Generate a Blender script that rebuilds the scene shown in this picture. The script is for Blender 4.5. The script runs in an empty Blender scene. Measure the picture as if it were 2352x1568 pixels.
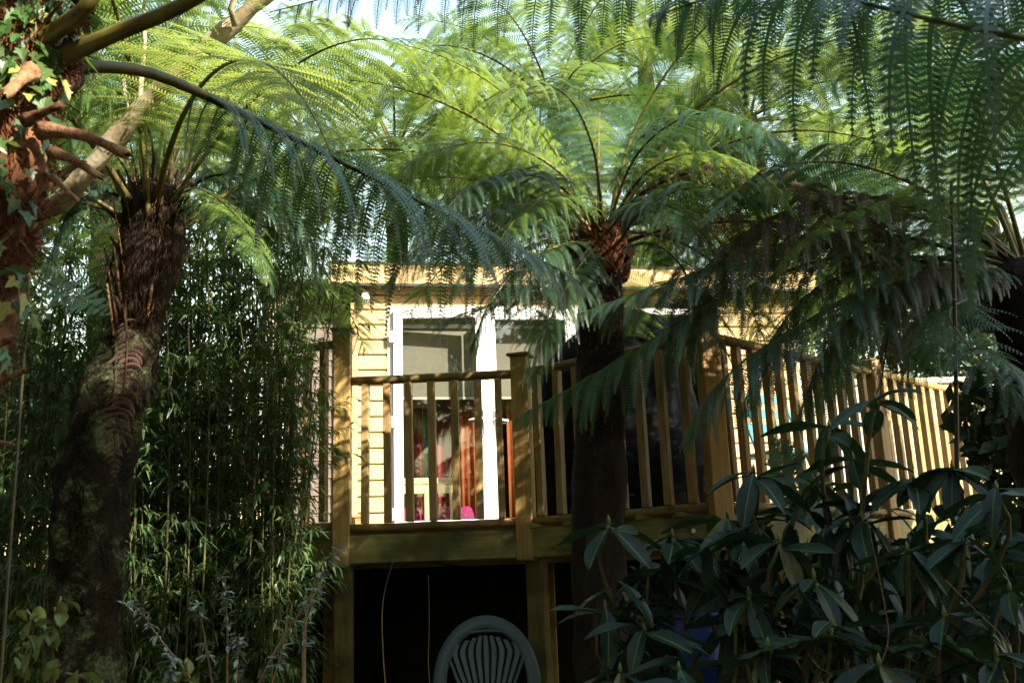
import bpy, math, random
import numpy as np
from mathutils import Vector, Matrix, noise

SC = bpy.context.scene
COL = SC.collection
R = math.radians
rng = np.random.default_rng(7)
random.seed(7)

# ------------------------------------------------------------------ camera
FPX, CX, CY = 2260.0, 1176.0, 784.0          # focal length in units of a 2352 px wide frame
PITCH, ROLL, CAMZ = R(13.5), R(2.0), 1.35
cam_d = bpy.data.cameras.new('camera'); cam = bpy.data.objects.new('camera', cam_d); COL.objects.link(cam)
fw = Vector((0, math.cos(PITCH), math.sin(PITCH))); up0 = Vector((0, -math.sin(PITCH), math.cos(PITCH))); r0 = Vector((1, 0, 0))
rt = r0 * math.cos(ROLL) - up0 * math.sin(ROLL); upv = up0 * math.cos(ROLL) + r0 * math.sin(ROLL)
cam.matrix_world = Matrix(((rt.x, upv.x, -fw.x, 0), (rt.y, upv.y, -fw.y, 0), (rt.z, upv.z, -fw.z, CAMZ), (0, 0, 0, 1)))
cam_d.sensor_width = 36; cam_d.lens = 36 * FPX / 2352.0
cam_d.clip_start = 0.05; cam_d.clip_end = 500
cam_d.dof.use_dof = True; cam_d.dof.focus_distance = 6.0; cam_d.dof.aperture_fstop = 9.5
SC.camera = cam

# ------------------------------------------------------------------ sky and sun
SUN = Vector((0.73, -0.66, 0.577)).normalized()
EL = math.asin(SUN.z); AZ = math.atan2(SUN.x, SUN.y)
w = bpy.data.worlds.new('World'); SC.world = w; w.use_nodes = True
nt = w.node_tree; bg = nt.nodes['Background']
sky = nt.nodes.new('ShaderNodeTexSky'); sky.sky_type = 'NISHITA'; sky.sun_disc = False
sky.sun_elevation = EL; sky.sun_rotation = AZ; sky.air_density = 2.2; sky.dust_density = 1.0; sky.ozone_density = 1.0
nt.links.new(sky.outputs[0], bg.inputs[0]); bg.inputs[1].default_value = 0.15
sd = bpy.data.lights.new('sun', 'SUN'); sd.energy = 5.0; sd.angle = R(0.5); sd.color = (1.0, 0.89, 0.72)
so = bpy.data.objects.new('sun', sd); COL.objects.link(so); so.rotation_euler = SUN.to_track_quat('Z', 'Y').to_euler(); so.location = SUN * 40
SC.view_settings.view_transform = 'Standard'; SC.view_settings.look = 'None'; SC.view_settings.gamma = 1; SC.view_settings.exposure = 1.8
SC.cycles.max_bounces = 5; SC.cycles.diffuse_bounces = 2; SC.cycles.glossy_bounces = 3; SC.cycles.transmission_bounces = 3; SC.cycles.transparent_max_bounces = 12

def P(px, py, Y):
    """the point at world distance Y that shows at (px, py) of a 2352 x 1568 frame"""
    r = fw + rt * ((px - CX) / FPX) + upv * ((CY - py) / FPX)
    t = Y / r.y
    return Vector((r.x * t, Y, CAMZ + r.z * t))

# ------------------------------------------------------------------ materials
def newmat(name):
    m = bpy.data.materials.new(name); m.use_nodes = True
    nt = m.node_tree; b = nt.nodes['Principled BSDF']
    return m, nt, b
def N(nt, t, **kw):
    n = nt.nodes.new(t)
    for k, v in kw.items():
        if k.startswith('i_'): n.inputs[k[2:]].default_value = v
        else: setattr(n, k, v)
    return n
def ramp(nt, fac, cols):
    r = nt.nodes.new('ShaderNodeValToRGB'); cr = r.color_ramp
    while len(cr.elements) < len(cols): cr.elements.new(0.5)
    for e, (p, c) in zip(cr.elements, cols): e.position = p; e.color = (*c, 1)
    nt.links.new(fac, r.inputs[0]); return r.outputs[0]
def vary(nt, col, amt, hue=0.02):
    oi = nt.nodes.new('ShaderNodeObjectInfo')
    mr = nt.nodes.new('ShaderNodeMapRange'); mr.inputs[3].default_value = 1 - amt; mr.inputs[4].default_value = 1 + amt
    nt.links.new(oi.outputs['Random'], mr.inputs[0])
    mr2 = nt.nodes.new('ShaderNodeMapRange'); mr2.inputs[3].default_value = 0.5 + hue; mr2.inputs[4].default_value = 0.5 - hue
    mul = nt.nodes.new('ShaderNodeMath'); mul.operation = 'MULTIPLY'; mul.inputs[1].default_value = 7.31
    fr = nt.nodes.new('ShaderNodeMath'); fr.operation = 'FRACT'
    nt.links.new(oi.outputs['Random'], mul.inputs[0]); nt.links.new(mul.outputs[0], fr.inputs[0]); nt.links.new(fr.outputs[0], mr2.inputs[0])
    h = nt.nodes.new('ShaderNodeHueSaturation')
    nt.links.new(mr.outputs[0], h.inputs['Value']); nt.links.new(mr2.outputs[0], h.inputs['Hue']); nt.links.new(col, h.inputs['Color'])
    return h.outputs[0]
def noisecol(nt, scale, cols, stretch=(1, 1, 1), detail=5, rough=0.6, dist=0.0):
    tc = nt.nodes.new('ShaderNodeTexCoord'); mp = nt.nodes.new('ShaderNodeMapping'); mp.inputs['Scale'].default_value = stretch
    nt.links.new(tc.outputs['Object'], mp.inputs[0])
    nz = N(nt, 'ShaderNodeTexNoise', i_Scale=scale, i_Detail=detail, i_Roughness=rough, i_Distortion=dist)
    nt.links.new(mp.outputs[0], nz.inputs['Vector'])
    return ramp(nt, nz.outputs['Fac'], cols), nz.outputs['Fac']
def bump(nt, b, fac, strength, dist=0.01):
    bp = nt.nodes.new('ShaderNodeBump'); bp.inputs['Strength'].default_value = strength; bp.inputs['Distance'].default_value = dist
    nt.links.new(fac, bp.inputs['Height']); nt.links.new(bp.outputs[0], b.inputs['Normal'])
def mixcol(nt, fac, a, b):
    m = nt.nodes.new('ShaderNodeMix'); m.data_type = 'RGBA'
    nt.links.new(fac, m.inputs[0])
    for s, v in ((6, a), (7, b)):
        if isinstance(v, tuple): m.inputs[s].default_value = (*v, 1)
        else: nt.links.new(v, m.inputs[s])
    return m.outputs[2]

def leafmat(name, c1, c2, trans=(0.10, 0.20, 0.03), tfac=0.35, rough=0.42, scale=6, amt=0.25, spec=0.4, hue=0.02):
    m, nt, b = newmat(name)
    col, f = noisecol(nt, scale, [(0.3, c1), (0.7, c2)])
    col = vary(nt, col, amt, hue)
    nt.links.new(col, b.inputs['Base Color']); b.inputs['Roughness'].default_value = rough; b.inputs['Specular IOR Level'].default_value = spec
    tr = nt.nodes.new('ShaderNodeBsdfTranslucent'); tr.inputs[0].default_value = (*trans, 1)
    mx = nt.nodes.new('ShaderNodeMixShader'); mx.inputs[0].default_value = tfac
    out = nt.nodes['Material Output']
    nt.links.new(b.outputs[0], mx.inputs[1]); nt.links.new(tr.outputs[0], mx.inputs[2]); nt.links.new(mx.outputs[0], out.inputs[0])
    return m
def stuffmat(name, cols, scale, stretch=(1, 1, 1), rough=0.7, bumps=0.3, bdist=0.01, amt=0.08, spec=0.3, detail=6, dist=0.0):
    m, nt, b = newmat(name)
    col, f = noisecol(nt, scale, cols, stretch, detail=detail, dist=dist)
    nt.links.new(vary(nt, col, amt, 0.006), b.inputs['Base Color'])
    b.inputs['Roughness'].default_value = rough; b.inputs['Specular IOR Level'].default_value = spec
    if bumps: bump(nt, b, f, bumps, bdist)
    return m
def woodmat(name, c1, c2, c3, axis='z', algae=0.0, knots=True, amt=0.12, rough=0.6):
    """sawn timber, grain along one object axis, knots and green algae"""
    m, nt, b = newmat(name)
    st = {'x': (1.2, 16, 16), 'y': (16, 1.2, 16), 'z': (16, 16, 1.2)}[axis]
    col, f = noisecol(nt, 3.0, [(0.28, c1), (0.5, c2), (0.75, c3)], st, detail=8, dist=0.6)
    tc = nt.nodes.new('ShaderNodeTexCoord')
    if knots:
        mp = nt.nodes.new('ShaderNodeMapping'); mp.inputs['Scale'].default_value = {'x': (1, 2, 2), 'y': (2, 1, 2), 'z': (2, 2, 1)}[axis]
        oi = nt.nodes.new('ShaderNodeObjectInfo'); va = nt.nodes.new('ShaderNodeVectorMath'); va.operation = 'SCALE'; va.inputs[0].default_value = (13, 7, 19)
        nt.links.new(oi.outputs['Random'], va.inputs['Scale']); nt.links.new(va.outputs[0], mp.inputs['Location'])
        nt.links.new(tc.outputs['Object'], mp.inputs[0])
        vo = N(nt, 'ShaderNodeTexVoronoi', i_Scale=2.6); nt.links.new(mp.outputs[0], vo.inputs['Vector'])
        k = nt.nodes.new('ShaderNodeMapRange'); k.inputs[1].default_value = 0.03; k.inputs[2].default_value = 0.10; k.inputs[3].default_value = 0.75; k.inputs[4].default_value = 0
        nt.links.new(vo.outputs['Distance'], k.inputs[0])
        col = mixcol(nt, k.outputs[0], col, tuple(x * 0.3 for x in c1))
    if algae:
        nz = N(nt, 'ShaderNodeTexNoise', i_Scale=5.0, i_Detail=6); nt.links.new(tc.outputs['Object'], nz.inputs['Vector'])
        a = nt.nodes.new('ShaderNodeMapRange'); a.inputs[1].default_value = 0.42; a.inputs[2].default_value = 0.65; a.inputs[4].default_value = algae
        nt.links.new(nz.outputs['Fac'], a.inputs[0])
        col = mixcol(nt, a.outputs[0], col, (0.055, 0.06, 0.022))
        nz2 = N(nt, 'ShaderNodeTexNoise', i_Scale=3.2, i_Detail=8); nt.links.new(tc.outputs['Object'], nz2.inputs['Vector'])
        a2 = nt.nodes.new('ShaderNodeMapRange'); a2.inputs[1].default_value = 0.52; a2.inputs[2].default_value = 0.62; a2.inputs[4].default_value = algae
        nt.links.new(nz2.outputs['Fac'], a2.inputs[0])
        col = mixcol(nt, a2.outputs[0], col, (0.02, 0.02, 0.013))
    nt.links.new(vary(nt, col, amt, 0.008), b.inputs['Base Color'])
    b.inputs['Roughness'].default_value = rough; b.inputs['Specular IOR Level'].default_value = 0.3
    bump(nt, b, f, 0.25, 0.004)
    return m

M = {}
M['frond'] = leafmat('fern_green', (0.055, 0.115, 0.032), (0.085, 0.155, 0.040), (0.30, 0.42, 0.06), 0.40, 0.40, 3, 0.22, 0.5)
M['frond_shade'] = leafmat('fern_shaded_green', (0.032, 0.085, 0.048), (0.052, 0.11, 0.055), (0.10, 0.20, 0.06), 0.28, 0.36, 3, 0.2, 0.55)  # bluer, darker copy of the fern green: shade put into the colour
M['frond_lime'] = leafmat('fern_sunlit_lime', (0.11, 0.18, 0.035), (0.16, 0.23, 0.05), (0.40, 0.50, 0.10), 0.46, 0.45, 3, 0.22, 0.4)  # lime copy of the fern green, with sunlight put into the colour
M['frond_brown'] = leafmat('fern_dying_brown', (0.095, 0.070, 0.050), (0.14, 0.100, 0.080), (0.14, 0.09, 0.03), 0.2, 0.6, 4, 0.2, 0.3, 0.01)
M['frond_dead'] = leafmat('fern_dead_russet', (0.16, 0.09, 0.07), (0.27, 0.16, 0.12), (0.12, 0.05, 0.02), 0.12, 0.7, 8, 0.1, 0.2, 0.005)
M['rachis'] = stuffmat('fern_stalk', [(0.3, (0.05, 0.035, 0.012)), (0.55, (0.13, 0.11, 0.025)), (0.75, (0.22, 0.20, 0.05))], 9, (1, 1, 1), 0.45, 0.2, amt=0.2)
M['rachis_dark'] = stuffmat('fern_stalk_dark', [(0.3, (0.015, 0.010, 0.006)), (0.7, (0.05, 0.03, 0.014))], 12, (1, 1, 1), 0.5, 0.2, amt=0.2)
M['fibre_red'] = stuffmat('trunk_red_fibre', [(0.25, (0.03, 0.010, 0.005)), (0.5, (0.14, 0.05, 0.02)), (0.78, (0.28, 0.12, 0.055))], 14, (1, 1, 0.35), 0.85, 0.9, 0.03, 0.1)
M['trunk_dark'] = stuffmat('trunk_dark_fibre', [(0.25, (0.007, 0.005, 0.004)), (0.6, (0.024, 0.013, 0.008)), (0.85, (0.06, 0.028, 0.014))], 20, (1, 1, 0.25), 0.9, 0.9, 0.03, 0.1)
M['stub'] = stuffmat('cut_stalk', [(0.25, (0.07, 0.026, 0.012)), (0.45, (0.24, 0.11, 0.055)), (0.62, (0.32, 0.19, 0.11)), (0.8, (0.42, 0.29, 0.19))], 55, (1, 1, 1), 0.85, 1.0, 0.012, 0.3)
M['stub_dark'] = stuffmat('old_stalk', [(0.25, (0.02, 0.011, 0.006)), (0.7, (0.085, 0.045, 0.022))], 10, (1, 1, 0.4), 0.75, 0.4, 0.006, 0.25)
M['pale_bark'] = stuffmat('pale_bark', [(0.28, (0.07, 0.065, 0.03)), (0.42, (0.28, 0.22, 0.13)), (0.55, (0.50, 0.41, 0.29)), (0.8, (0.60, 0.53, 0.42))], 7, (1, 1, 1), 0.8, 0.6, 0.015, 0.05, detail=9)
def mossy():
    m, nt, b = newmat('mossy_trunk')
    col, f = noisecol(nt, 16, [(0.3, (0.006, 0.005, 0.004)), (0.55, (0.018, 0.013, 0.009)), (0.8, (0.045, 0.03, 0.018))], (1, 1, 0.3), 8)
    tc = nt.nodes.new('ShaderNodeTexCoord'); nz = N(nt, 'ShaderNodeTexNoise', i_Scale=7, i_Detail=9, i_Roughness=0.75); nt.links.new(tc.outputs['Object'], nz.inputs['Vector'])
    a = nt.nodes.new('ShaderNodeMapRange'); a.inputs[1].default_value = 0.49; a.inputs[2].default_value = 0.60; nt.links.new(nz.outputs['Fac'], a.inputs[0])
    nz3 = N(nt, 'ShaderNodeTexNoise', i_Scale=60, i_Detail=3); nt.links.new(tc.outputs['Object'], nz3.inputs['Vector'])
    mc = ramp(nt, nz3.outputs['Fac'], [(0.35, (0.045, 0.065, 0.025)), (0.65, (0.14, 0.17, 0.09))])
    nt.links.new(mixcol(nt, a.outputs[0], col, mc), b.inputs['Base Color']); b.inputs['Roughness'].default_value = 0.95
    b.inputs['Specular IOR Level'].default_value = 0.15
    bump(nt, b, nz3.outputs['Fac'], 0.8, 0.012)
    return m
M['mossy'] = mossy()
M['bamboo_leaf'] = leafmat('bamboo_leaf', (0.050, 0.105, 0.036), (0.090, 0.150, 0.055), (0.18, 0.30, 0.07), 0.3, 0.35, 5, 0.3, 0.6)
M['bamboo_culm'] = stuffmat('bamboo_culm', [(0.3, (0.025, 0.035, 0.010)), (0.7, (0.085, 0.085, 0.028))], 4, (1, 1, 0.5), 0.5, 0, amt=0.4)
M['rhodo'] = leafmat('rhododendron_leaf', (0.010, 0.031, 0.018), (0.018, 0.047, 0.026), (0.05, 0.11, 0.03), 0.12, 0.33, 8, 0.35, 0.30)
M['rhodo_old'] = leafmat('rhododendron_old_leaf', (0.07, 0.08, 0.02), (0.12, 0.11, 0.03), (0.10, 0.11, 0.02), 0.15, 0.4, 8, 0.3, 0.5)
M['rib'] = stuffmat('leaf_rib', [(0.3, (0.09, 0.13, 0.03)), (0.7, (0.15, 0.19, 0.05))], 10, rough=0.5, bumps=0)
M['twig'] = stuffmat('twig', [(0.3, (0.05, 0.05, 0.02)), (0.7, (0.15, 0.13, 0.06))], 12, rough=0.7, bumps=0.2, amt=0.2)
M['dry_twig'] = stuffmat('dry_twig', [(0.3, (0.16, 0.10, 0.05)), (0.7, (0.36, 0.26, 0.15))], 12, rough=0.7, bumps=0.2, amt=0.2)
M['silver'] = leafmat('silver_leaf', (0.24, 0.32, 0.29), (0.36, 0.44, 0.41), (0.12, 0.18, 0.10), 0.15, 0.7, 12, 0.15, 0.2)
M['ivy'] = leafmat('ivy_leaf', (0.04, 0.10, 0.025), (0.08, 0.16, 0.04), (0.20, 0.34, 0.05), 0.25, 0.32, 9, 0.4, 0.6, 0.03)
M['ivy_yellow'] = leafmat('ivy_yellow_leaf', (0.22, 0.26, 0.05), (0.36, 0.38, 0.09), (0.4, 0.4, 0.06), 0.25, 0.4, 9, 0.2, 0.5)
M['bush_leaf'] = leafmat('bush_leaf', (0.08, 0.14, 0.035), (0.16, 0.18, 0.05), (0.22, 0.26, 0.05), 0.25, 0.4, 9, 0.3, 0.5, 0.04)
M['tree_leaf'] = leafmat('tree_leaf', (0.06, 0.10, 0.025), (0.11, 0.15, 0.035), (0.28, 0.34, 0.06), 0.4, 0.45, 1.5, 0.2, 0.4)
M['hedge_leaf'] = leafmat('hedge_leaf', (0.025, 0.055, 0.02), (0.05, 0.09, 0.03), (0.06, 0.10, 0.02), 0.1, 0.5, 2, 0.2, 0.4)
M['pale_fern'] = leafmat('pale_fern_leaf', (0.16, 0.28, 0.16), (0.24, 0.36, 0.22), (0.2, 0.34, 0.12), 0.25, 0.4, 9, 0.1, 0.5)
M['rail_wood'] = woodmat('rail_timber', (0.20, 0.125, 0.04), (0.32, 0.21, 0.075), (0.42, 0.29, 0.12), 'x', 0.35)
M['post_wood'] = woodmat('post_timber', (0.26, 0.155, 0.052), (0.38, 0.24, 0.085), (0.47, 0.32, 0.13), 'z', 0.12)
M['baluster_wood'] = woodmat('baluster_timber', (0.27, 0.165, 0.06), (0.39, 0.25, 0.10), (0.49, 0.34, 0.155), 'z', 0.25, amt=0.25)
M['beam_wood'] = woodmat('beam_timber', (0.19, 0.155, 0.05), (0.29, 0.24, 0.085), (0.36, 0.30, 0.12), 'x', 0.6)
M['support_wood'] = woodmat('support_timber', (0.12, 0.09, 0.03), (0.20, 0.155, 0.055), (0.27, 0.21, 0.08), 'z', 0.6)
M['deck_wood'] = woodmat('deck_timber', (0.20, 0.14, 0.06), (0.30, 0.22, 0.10), (0.38, 0.29, 0.15), 'x', 0.5)
M['clad'] = woodmat('honey_cladding', (0.40, 0.24, 0.10), (0.56, 0.38, 0.185), (0.70, 0.52, 0.30), 'x', 0.0, amt=0.10, rough=0.5)
M['clad_brown'] = woodmat('brown_cladding', (0.12, 0.092, 0.08), (0.155, 0.12, 0.105), (0.19, 0.15, 0.13), 'x', 0.0, False, amt=0.06)
M['fascia'] = woodmat('fascia_board', (0.48, 0.31, 0.12), (0.58, 0.41, 0.18), (0.66, 0.50, 0.25), 'x', 0.0, amt=0.05)
def plain(name, c, rough=0.5, spec=0.5, n=0.06, scale=20, bumps=0.0, metal=0.0):
    m = stuffmat(name, [(0.3, tuple(x * (1 - n) for x in c)), (0.7, tuple(min(1, x * (1 + n)) for x in c))], scale, rough=rough, bumps=bumps, amt=0.02, spec=spec)
    m.node_tree.nodes['Principled BSDF'].inputs['Metallic'].default_value = metal
    return m
M['upvc'] = plain('white_upvc', (0.80, 0.80, 0.80), 0.3, 0.5, 0.02)
M['gasket'] = plain('dark_gasket', (0.02, 0.02, 0.02), 0.6)
M['metal'] = plain('steel', (0.55, 0.55, 0.56), 0.3, metal=1.0)
M['interior'] = plain('interior_wall', (0.50, 0.46, 0.39), 0.9, 0.2, 0.05, 3)
M['backing_panel'] = plain('panel_tan_grey', (0.17, 0.155, 0.125), 0.9, 0.2, 0.08, 3)
M['felt'] = plain('roof_felt', (0.06, 0.065, 0.05), 0.9, 0.2, 0.3, 30)
M['red'] = plain('red_fabric', (0.20, 0.018, 0.026), 0.85, 0.2, 0.2, 30)
M['scarlet'] = plain('scarlet_fabric', (0.55, 0.02, 0.03), 0.85, 0.2, 0.2, 30)
M['orange'] = plain('orange_fabric', (0.26, 0.065, 0.02), 0.85, 0.2, 0.2, 30)
M['teal'] = plain('teal_fabric', (0.03, 0.16, 0.15), 0.85, 0.2, 0.2, 30)
M['mauve'] = plain('mauve_fabric', (0.34, 0.25, 0.26), 0.85, 0.2, 0.15, 30)
M['pink'] = plain('pink_fabric', (0.25, 0.025, 0.10), 0.85, 0.2, 0.2, 30)
M['cream_wood'] = woodmat('cream_timber', (0.55, 0.42, 0.22), (0.66, 0.53, 0.31), (0.72, 0.60, 0.38), 'x', 0.0, False)
M['plastic'] = plain('slate_green_plastic', (0.045, 0.095, 0.135), 0.42, 0.5, 0.18, 9, 0.05)
M['blue_plastic'] = plain('blue_plastic', (0.012, 0.05, 0.30), 0.35, 0.5, 0.1, 9)
M['turquoise'] = plain('turquoise_paint', (0.03, 0.30, 0.36), 0.4, 0.5, 0.1, 9)
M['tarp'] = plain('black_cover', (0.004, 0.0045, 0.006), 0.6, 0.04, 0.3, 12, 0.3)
M['render'] = plain('pale_render', (0.62, 0.58, 0.50), 0.9, 0.2, 0.08, 4, 0.1)
M['ground'] = stuffmat('leaf_litter', [(0.25, (0.012, 0.009, 0.006)), (0.5, (0.035, 0.024, 0.014)), (0.8, (0.08, 0.055, 0.03))], 9, rough=0.95, bumps=0.9, bdist=0.05)
M['litter'] = leafmat('fallen_leaf', (0.07, 0.045, 0.02), (0.14, 0.09, 0.04), (0.05, 0.03, 0.01), 0.1, 0.8, 6, 0.3, 0.2)
def glassmat():
    m, nt, b = newmat('window_glass')
    tr = nt.nodes.new('ShaderNodeBsdfTransparent'); tr.inputs[0].default_value = (0.93, 0.95, 0.94, 1)
    gl = nt.nodes.new('ShaderNodeBsdfGlossy'); gl.inputs['Roughness'].default_value = 0.02
    lw = nt.nodes.new('ShaderNodeLayerWeight'); lw.inputs[0].default_value = 0.5
    pw_ = nt.nodes.new('ShaderNodeMath'); pw_.operation = 'POWER'; pw_.inputs[1].default_value = 4.0; nt.links.new(lw.outputs['Facing'], pw_.inputs[0])
    mul = nt.nodes.new('ShaderNodeMath'); mul.operation = 'MULTIPLY_ADD'; mul.inputs[1].default_value = 0.9; mul.inputs[2].default_value = 0.06; nt.links.new(pw_.outputs[0], mul.inputs[0])
    mx = nt.nodes.new('ShaderNodeMixShader'); nt.links.new(mul.outputs[0], mx.inputs[0])
    nt.links.new(tr.outputs[0], mx.inputs[1]); nt.links.new(gl.outputs[0], mx.inputs[2])
    nt.links.new(mx.outputs[0], nt.nodes['Material Output'].inputs[0])
    return m
M['glass'] = glassmat()

# ------------------------------------------------------------------ mesh helpers
class MB:
    def __init__(s): s.v = []; s.f = []
    def add(s, v, f):
        o = len(s.v); s.v += [tuple(p) for p in v]; s.f += [tuple(i + o for i in q) for q in f]; return s
    def box(s, x0, x1, y0, y1, z0, z1, b=0.0):
        if b <= 0:
            v = [(x, y, z) for z in (z0, z1) for y in (y0, y1) for x in (x0, x1)]
            return s.add(v, [(0, 2, 3, 1), (4, 5, 7, 6), (0, 1, 5, 4), (2, 6, 7, 3), (0, 4, 6, 2), (1, 3, 7, 5)])
        # box with chamfered edges: 24 corner points
        c = ((x0 + x1) / 2, (y0 + y1) / 2, (z0 + z1) / 2); h = ((x1 - x0) / 2, (y1 - y0) / 2, (z1 - z0) / 2); b = min(b, min(h) * .45)
        idx = {}; v = []
        for sx in (-1, 1):
            for sy in (-1, 1):
                for sz in (-1, 1):
                    sg = (sx, sy, sz)
                    for a in range(3):
                        idx[(sx, sy, sz, a)] = len(v)
                        v.append(tuple(c[k] + sg[k] * (h[k] - (0 if k == a else b)) for k in range(3)))
        f = []
        for a in range(3):
            u, w_ = [(1, 2), (2, 0), (0, 1)][a]
            for sa in (-1, 1):
                q = []
                for (su, sw) in ((-1, -1), (1, -1), (1, 1), (-1, 1)):
                    sg = [0, 0, 0]; sg[a] = sa; sg[u] = su; sg[w_] = sw; q.append(idx[(*sg, a)])
                f.append(tuple(q if sa > 0 else q[::-1]))
            for su in (-1, 1):
                for sw in (-1, 1):   # edge along axis a
                    s1 = [0, 0, 0]; s1[a] = -1; s1[u] = su; s1[w_] = sw; s2 = list(s1); s2[a] = 1
                    q = [idx[(*s1, u)], idx[(*s2, u)], idx[(*s2, w_)], idx[(*s1, w_)]]
                    f.append(tuple(q if su * sw > 0 else q[::-1]))
        for sx in (-1, 1):
            for sy in (-1, 1):
                for sz in (-1, 1):
                    q = [idx[(sx, sy, sz, 0)], idx[(sx, sy, sz, 1)], idx[(sx, sy, sz, 2)]]
                    f.append(tuple(q if sx * sy * sz > 0 else q[::-1]))
        return s.add(v, f)
    def tube(s, pts, rad, n=8, cap=True, flat=1.0):
        pts = [Vector(p) for p in pts]; k = len(pts)
        if not hasattr(rad, '__len__'): rad = [rad] * k
        v = []; prev = None
        for i, p in enumerate(pts):
            t = (pts[min(i + 1, k - 1)] - pts[max(i - 1, 0)]).normalized()
            if prev is None:
                a = Vector((0, 0, 1)) if abs(t.z) < 0.9 else Vector((0, 1, 0))
                u = t.cross(a).normalized()
            else: u = (prev - t * prev.dot(t)).normalized()
            prev = u; ww = t.cross(u)
            for j in range(n):
                an = 2 * math.pi * j / n
                v.append(p + (u * math.cos(an) + ww * math.sin(an) * flat) * rad[i])
        f = [(i * n + j, i * n + (j + 1) % n, (i + 1) * n + (j + 1) % n, (i + 1) * n + j) for i in range(k - 1) for j in range(n)]
        if cap: f += [tuple(range(n))[::-1], tuple((k - 1) * n + j for j in range(n))]
        return s.add(v, f)
    def mesh(s, name, smooth=False):
        me = bpy.data.meshes.new(name); me.from_pydata([tuple(p) for p in s.v], [], s.f); me.update()
        if smooth: me.polygons.foreach_set('use_smooth', [True] * len(me.polygons))
        return me
    def build(s, name, mat, parent=None, smooth=False, loc=None):
        return link(name, s.mesh(name, smooth), mat, parent, loc)

def link(name, me, mat, parent=None, loc=None, rot=None, scale=None):
    if mat is not None and len(me.materials) == 0:
        for m_ in (mat if isinstance(mat, (list, tuple)) else [mat]): me.materials.append(M[m_] if isinstance(m_, str) else m_)
    o = bpy.data.objects.new(name, me); COL.objects.link(o)
    if parent is not None: o.parent = parent
    if loc is not None: o.location = loc
    if rot is not None: o.rotation_euler = rot
    if scale is not None: o.scale = (scale,) * 3 if not hasattr(scale, '__len__') else scale
    return o
def tag(o, label=None, cat=None, group=None, kind=None):
    if label: o['label'] = label
    if cat: o['category'] = cat
    if group: o['group'] = group
    if kind: o['kind'] = kind
    return o
def thing(name, loc, label, cat, group=None, rz=0.0):
    o = bpy.data.objects.new(name, None); COL.objects.link(o); o.empty_display_size = 0.1
    o.location = loc; o.rotation_euler = (0, 0, rz); return tag(o, label, cat, group)
def arrays_mesh(name, v, quads, mat_idx=None, smooth=False):
    me = bpy.data.meshes.new(name); nv = len(v); nq = len(quads); k = quads.shape[1]
    me.vertices.add(nv); me.vertices.foreach_set('co', np.ascontiguousarray(v, dtype=np.float32).ravel())
    me.loops.add(nq * k); me.loops.foreach_set('vertex_index', np.ascontiguousarray(quads, dtype=np.int32).ravel())
    me.polygons.add(nq); me.polygons.foreach_set('loop_start', np.arange(nq, dtype=np.int32) * k)
    me.polygons.foreach_set('loop_total', np.full(nq, k, dtype=np.int32))
    if mat_idx is not None: me.polygons.foreach_set('material_index', mat_idx.astype(np.int32))
    if smooth: me.polygons.foreach_set('use_smooth', np.ones(nq, dtype=bool))
    me.update(calc_edges=True); return me
def unit(a): return a / np.maximum(np.linalg.norm(a, axis=-1, keepdims=True), 1e-9)
def smooth_path(ctrl, n=60):
    c = np.array([tuple(p) for p in ctrl], float); k = len(c)
    c = np.vstack([2 * c[0] - c[1], c, 2 * c[-1] - c[-2]])
    out = []
    for u in np.linspace(0, k - 1 - 1e-6, n):
        i = int(u); t = u - i; p0, p1, p2, p3 = c[i:i + 4]
        out.append(0.5 * ((2 * p1) + (-p0 + p2) * t + (2 * p0 - 5 * p1 + 4 * p2 - p3) * t * t + (-p0 + 3 * p1 - 3 * p2 + p3) * t ** 3))
    return np.array(out)

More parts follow.
